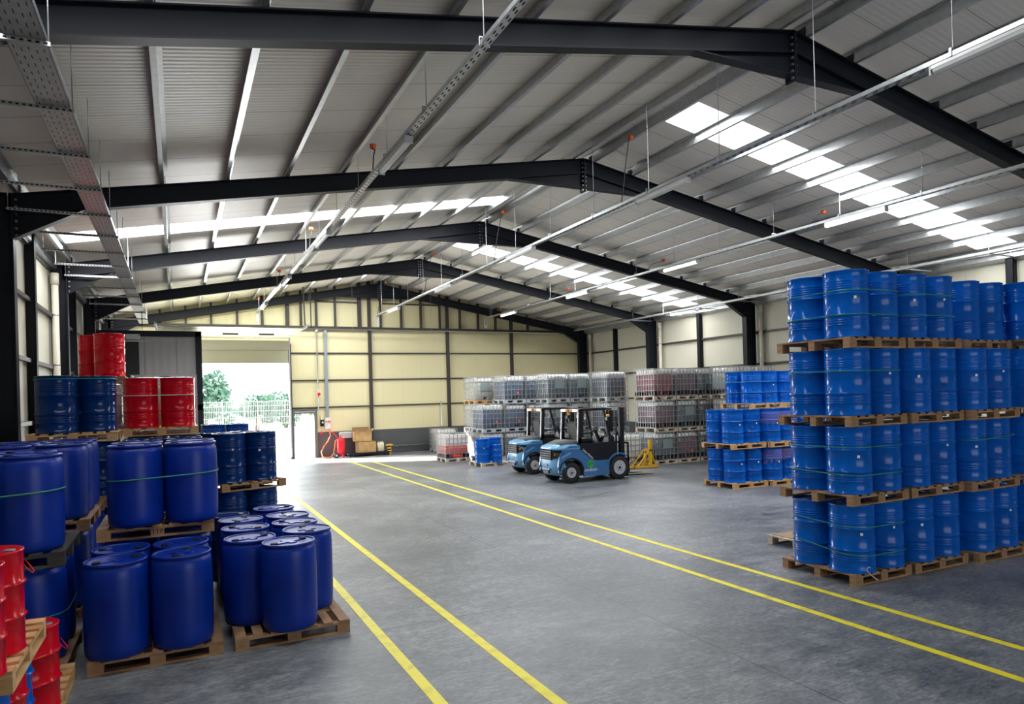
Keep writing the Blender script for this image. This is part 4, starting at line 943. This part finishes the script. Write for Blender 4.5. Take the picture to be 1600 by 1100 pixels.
carton('open cardboard box with raised flaps on top of the closed one', 7.76, 32.05, .682, .80, .52, .46, True)
t = thing('jerrycan', 'cream plastic jerrycan beside the cardboard boxes', 'jerrycan', (8.62, 32.1, .16))
rbox(-.17, .17, -.15, .15, 0, .42, .06).build('body', M_CREAMP, t); MB().lathe([(.035, .42), (.035, .46), (.03, .47)], 12, (.09, 0, 0)).build('cap', M_WHITE, t)
MB().tube([(-.12, 0, .42), (-.1, 0, .47), (.02, 0, .47), (.03, 0, .42)], .014, 6).build('handle', M_CREAMP, t)
t = thing('bench_vice', 'yellow and black clamp tool standing by the jerrycan', 'tool', (9.05, 32.1, 0))
for k, (z, w_) in enumerate(((.0, .07), (.12, .1), (.26, .09), (.40, .16))): MB().box(-w_, w_, -.07, .07, z, z+.075).build('jaw', M_YSTEEL, t)
MB().box(-.04, .04, -.05, .05, 0, .47).build('post', M_BLACK, t); MB().tube([(-.2, 0, .44), (.24, 0, .44)], .016, 8).build('screw', M_BOLT, t)
t = thing('white_panel_box', 'white metal box on the plinth behind the red pressure tank', 'box', (7.12, 32.5, .86))
MB().box(-.33, .33, -.09, .1, 0, .28).build('body', M_WHITE, t); MB().box(-.28, .28, -.1, -.09, .04, .24).build('lid', M_GREYP, t)
for x in (-.2, .2): MB().box(x-.015, x+.015, -.08, .1, -.02, 0).build('bracket', M_GALV, t)
t = thing('pressure_tank', 'red wheeled pressure tank by the end wall', 'tank', (6.68, 31.7, 0))
MB().lathe([(.10, .14), (.16, .16), (.185, .22), (.185, .80), (.15, .88), (.06, .93)], 26).build('tank', M_REDP, t)
MB().lathe([(.03, .93), (.03, 1.0), (.05, 1.02), (.03, 1.05)], 12).build('valve', M_BOLT, t)
MB().tube([(-.1, -.05, .86), (-.3, -.1, 1.12), (-.42, -.12, 1.2)], .018, 8).build('handle', M_REDP, t)
for y in (-.16, .16):
    w_ = MB().lathe([(.05, -.02), (.11, -.022), (.12, 0), (.11, .022), (.05, .02)], 20, axis='y'); o = put('wheel', w_.mesh('wheel', M_RUB), t, (-.24, y, .122)); MB().lathe([(.05, -.023), (.05, .023)], 14, axis='y').build('hub', M_GALV, o)
MB().box(-.24, -.1, -.15, .15, .11, .14).build('axle', M_FBLK, t); MB().box(.08, .12, -.12, .12, 0, .2).build('foot', M_REDP, t)
t = thing('hose', 'orange hose looping from the wall socket box to the red tank', 'hose', (0, 0, 0))
MB().tube([(6.33, 32.45, 1.32), (6.34, 32.3, 1.0), (6.2, 32.2, .75), (5.98, 32.0, .55), (5.83, 31.85, .3), (5.86, 31.8, .1), (6.0, 31.8, .035), (6.22, 31.8, .04), (6.36, 31.75, .2), (6.4, 31.7, .5), (6.44, 31.7, .78), (6.52, 31.7, .84)], .028, 10).build('tube', M_HOSE, t)
t = thing('cable_duct', 'tall galvanised cable duct running down the end wall to the socket box', 'cable duct', (6.28, YB-.08, 1.86))
MB().box(-.07, .07, -.05, .0, 0, 4.1).build('cover', mat('blue_grey_duct', (.30, .34, .38), .45, .3), t)
t = thing('conduit', 'slim vertical conduit pipe beside the tall cable duct', 'conduit', (5.88, YB-.14, 2.2))
MB().tube([(0, 0, 0), (0, 0, 3.7)], .028, 10).build('pipe', M_GALV, t); MB().box(-.05, .05, -.03, .05, 3.68, 3.78).build('end_box', M_WHITE, t)
t = thing('alarm_sounder', 'round red alarm sounder on the vertical conduit', 'alarm', (5.9, YB-.21, 2.95))
MB().lathe([(.055, -.04), (.075, -.03), (.075, .05)], 18, axis='y').build('body', M_REDP, t)
t = thing('call_point', 'small red call point low beside the side door', 'call point', (5.95, YB-.16, 1.12))
MB().box(-.05, .05, -.03, .05, -.05, .05).build('body', M_REDP, t)
t = thing('socket_panel', 'white socket panel with red sockets under the cable duct', 'socket panel', (6.3, YB-.05, 1.3))
MB().box(-.13, .13, -.06, .0, 0, .55).build('body', M_WHITE, t)
for x, z in ((-.07, .36), (.02, .36), (.09, .36)): MB().lathe([(.035, -.10), (.035, -.05)], 12, (x, 0, z), axis='y').build('socket', M_TAILR, t)
MB().box(-.05, .08, -.14, -.06, .05, .22).build('plug_box', M_WHITE, t)
t = thing('control_box', 'black and cream wall control box beside the side door', 'control box', (6.02, YB-.1, 1.45))
MB().box(-.07, .09, -.06, .05, 0, .3).build('body', M_BLACK, t); MB().box(-.06, .07, -.05, .05, .31, .52).build('cover', M_CREAMP, t); MB().box(-.01, .06, -.064, -.06, .14, .22).build('display', M_WHITE, t)
t = thing('wall_pipe', 'short white vertical pipe on the end wall left of the tank row', 'pipe', (11.95, YB-.1, 1.25))
MB().tube([(0, 0, 0), (0, 0, 1.2)], .045, 12).build('pipe', M_WHITE, t)
t = thing('floor_pipe', 'grey pipe running low along the end wall', 'pipe', (0, 0, 0))
MB().tube([(9.2, YB-.15, .35), (20, YB-.15, .35)], .03, 8).build('pipe', M_GALV, t)
for x in (9.6, 12.0, 15, 18): MB().box(x-.02, x+.02, YB-.16, YB-.03, .3, .36).build('clip', M_GALV, t)

# ------------------------------------------------------------------ upstairs cabin on the left
t = thing('office_cabin', 'two-storey grey panelled cabin with dark frame left of the big doorway', 'cabin', (0, 27, 0))
m = MB(); m.box(-2.7, .62, .06, 4.4, 0, 5.05); m.build('wall_panels', ribbed('grey_cabin_ribbed', (.42, .41, .41), (.38, .37, .37), .5, 0, .25, 1.0, .25), t)
m = MB(); m.box(.62, .82, 0, .2, 0, 5.25); m.box(-2.7, .82, 0, .2, 5.05, 5.25); m.box(-2.7, .82, 0, .2, 2.42, 2.62); m.box(.62, .82, 4.2, 4.4, 0, 5.25); m.box(.62, .82, .2, 4.2, 5.05, 5.25); m.box(.62, .82, .2, 4.2, 2.42, 2.62); m.build('steel_frame', M_STEEL, t)
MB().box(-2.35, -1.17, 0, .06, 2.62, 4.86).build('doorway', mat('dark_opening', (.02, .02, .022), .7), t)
MB().box(-2.4, -1.0, -.02, .05, 4.86, 4.90).build('door_trim', M_GALV, t)
r = MB()
r.tube([(-1.1, -.05, 3.30), (-1.1, -.9, 3.55), (-.85, -.9, 3.58), (-.2, -.9, 3.1), (.35, -.9, 2.7)], .025, 8); r.tube([(-1.1, -.05, 3.30), (-.85, -.05, 3.3), (-.55, -.05, 3.05)], .025, 8)
for x in (-1.1, -.2): r.tube([(x, -.9, 2.2), (x, -.9, 3.5 if x < -1 else 3.1)], .02, 8)
r.build('handrail', M_STEEL, t)
t = thing('exit_light', 'small white emergency light box above the cabin doorway', 'emergency light', (-1.34, 26.95, 4.96))
MB().box(-.22, .22, 0, .05, -.0, .16).build('housing', M_WHITE, t); MB().box(-.18, .18, -.01, .0, .03, .12).build('diffuser', M_TUBEOFF, t)
t = thing('hanging_cable', 'black cable dropping from the tray to the emergency light', 'cable', (-1.05, 26.85, 5.0))
MB().tube([(0, 0, .9), (.01, 0, .4), (0, 0, .12), (-.06, .04, .07), (-.14, .09, .07)], .014, 6).build('cable', M_BLACK, t)

# ------------------------------------------------------------------ outside
M_YARD = mat('pale_yard_concrete', (.62, .61, .58), .9); noise_mix(M_YARD, (.5, .49, .46), (.68, .67, .64), 1.2, 5)
put('yard_ground', MB().box(-60, 90, YB+.2, 160, -.35, -.02).mesh('yard_ground', M_YARD), kind='structure')
M_LEAF = mat('leaf_green', (.1, .25, .16), .6); noise_mix(M_LEAF, (.05, .14, .10), (.12, .24, .16), .8, 3); M_BARK = mat('bark', (.12, .08, .05), .9); M_DRY = mat('dry_leaf', (.25, .22, .07), .7)
def tree(label, x, y, R, z0, h, m=None, seed=0, n=2600):
    rnd = random.Random(seed); t = thing('tree', label, 'tree', (x, y, 0), group='trees beyond the yard fence')
    MB().lathe([(.22, 0), (.15, z0+h*.5)], 10).build('trunk', M_BARK, t)
    blobs = [(rnd.uniform(-.6, .6)*R, rnd.uniform(-.4, .4)*R, z0+h*rnd.uniform(.15, .85), R*rnd.uniform(.35, .6)) for _ in range(12)]
    a = MB(); vs = []; fs = []
    for i in range(n):
        bx_, by, bz, br = rnd.choice(blobs); d = Vector((rnd.gauss(0, 1), rnd.gauss(0, 1), rnd.gauss(0, 1))).normalized()*br*rnd.uniform(.6, 1.0)
        c = Vector((bx_, by, bz))+Vector((d.x, d.y, d.z*.8)); u = Vector((rnd.gauss(0, 1), rnd.gauss(0, 1), rnd.gauss(0, 1))).normalized(); v = u.orthogonal().normalized(); s = rnd.uniform(.14, .28)
        b = len(vs); vs += [c-u*s, c+v*s*.6, c+u*s, c-v*s*.6]; fs.append((b, b+1, b+2, b+3))
    a.add(vs, fs); a.build('crown', m or M_LEAF, t); return t
tree('tall leafy tree outside, against the cabin edge of the doorway', 2.0, 62, 2.6, .6, 4.9, seed=1)
tree('low round tree outside, behind the middle of the yard fence', 6.8, 70, 1.9, .4, 3.3, seed=2, n=1600)
tree('low spreading tree outside, right of the middle one', 10.0, 74, 2.0, .3, 3.2, seed=5, n=1300)
tree('faint yellowish bush outside at the right of the doorway', 13.4, 74, 1.5, .3, 3.0, M_DRY, seed=6, n=800)
t = thing('yard_fence', 'grey mesh fence outside across the yard', 'fence', (0, 56, 0))
for k in range(6): MB().box(-2+k*2.5-.03, -2+k*2.5+.03, -.03, .03, 0, 2.9).build('fence_post', M_GREYP, t)
for k in range(5):
    a = MB(); x0 = -2+k*2.5
    for j in range(20): a.box(x0+.06+j*.12, x0+.08+j*.12, -.01, .01, .9, 2.8)
    for z in (1.0, 1.5, 2.0, 2.4, 2.75): a.box(x0, x0+2.5, -.012, .012, z, z+.03)
    a.build('mesh_panel', M_GREYP, t)
t = thing('yard_pole', 'slim grey pole standing outside in front of the yard fence', 'pole', (4.05, 50, 0))
MB().tube([(0, 0, 0), (0, 0, 2.9)], .04, 8).build('shaft', M_GREYP, t)
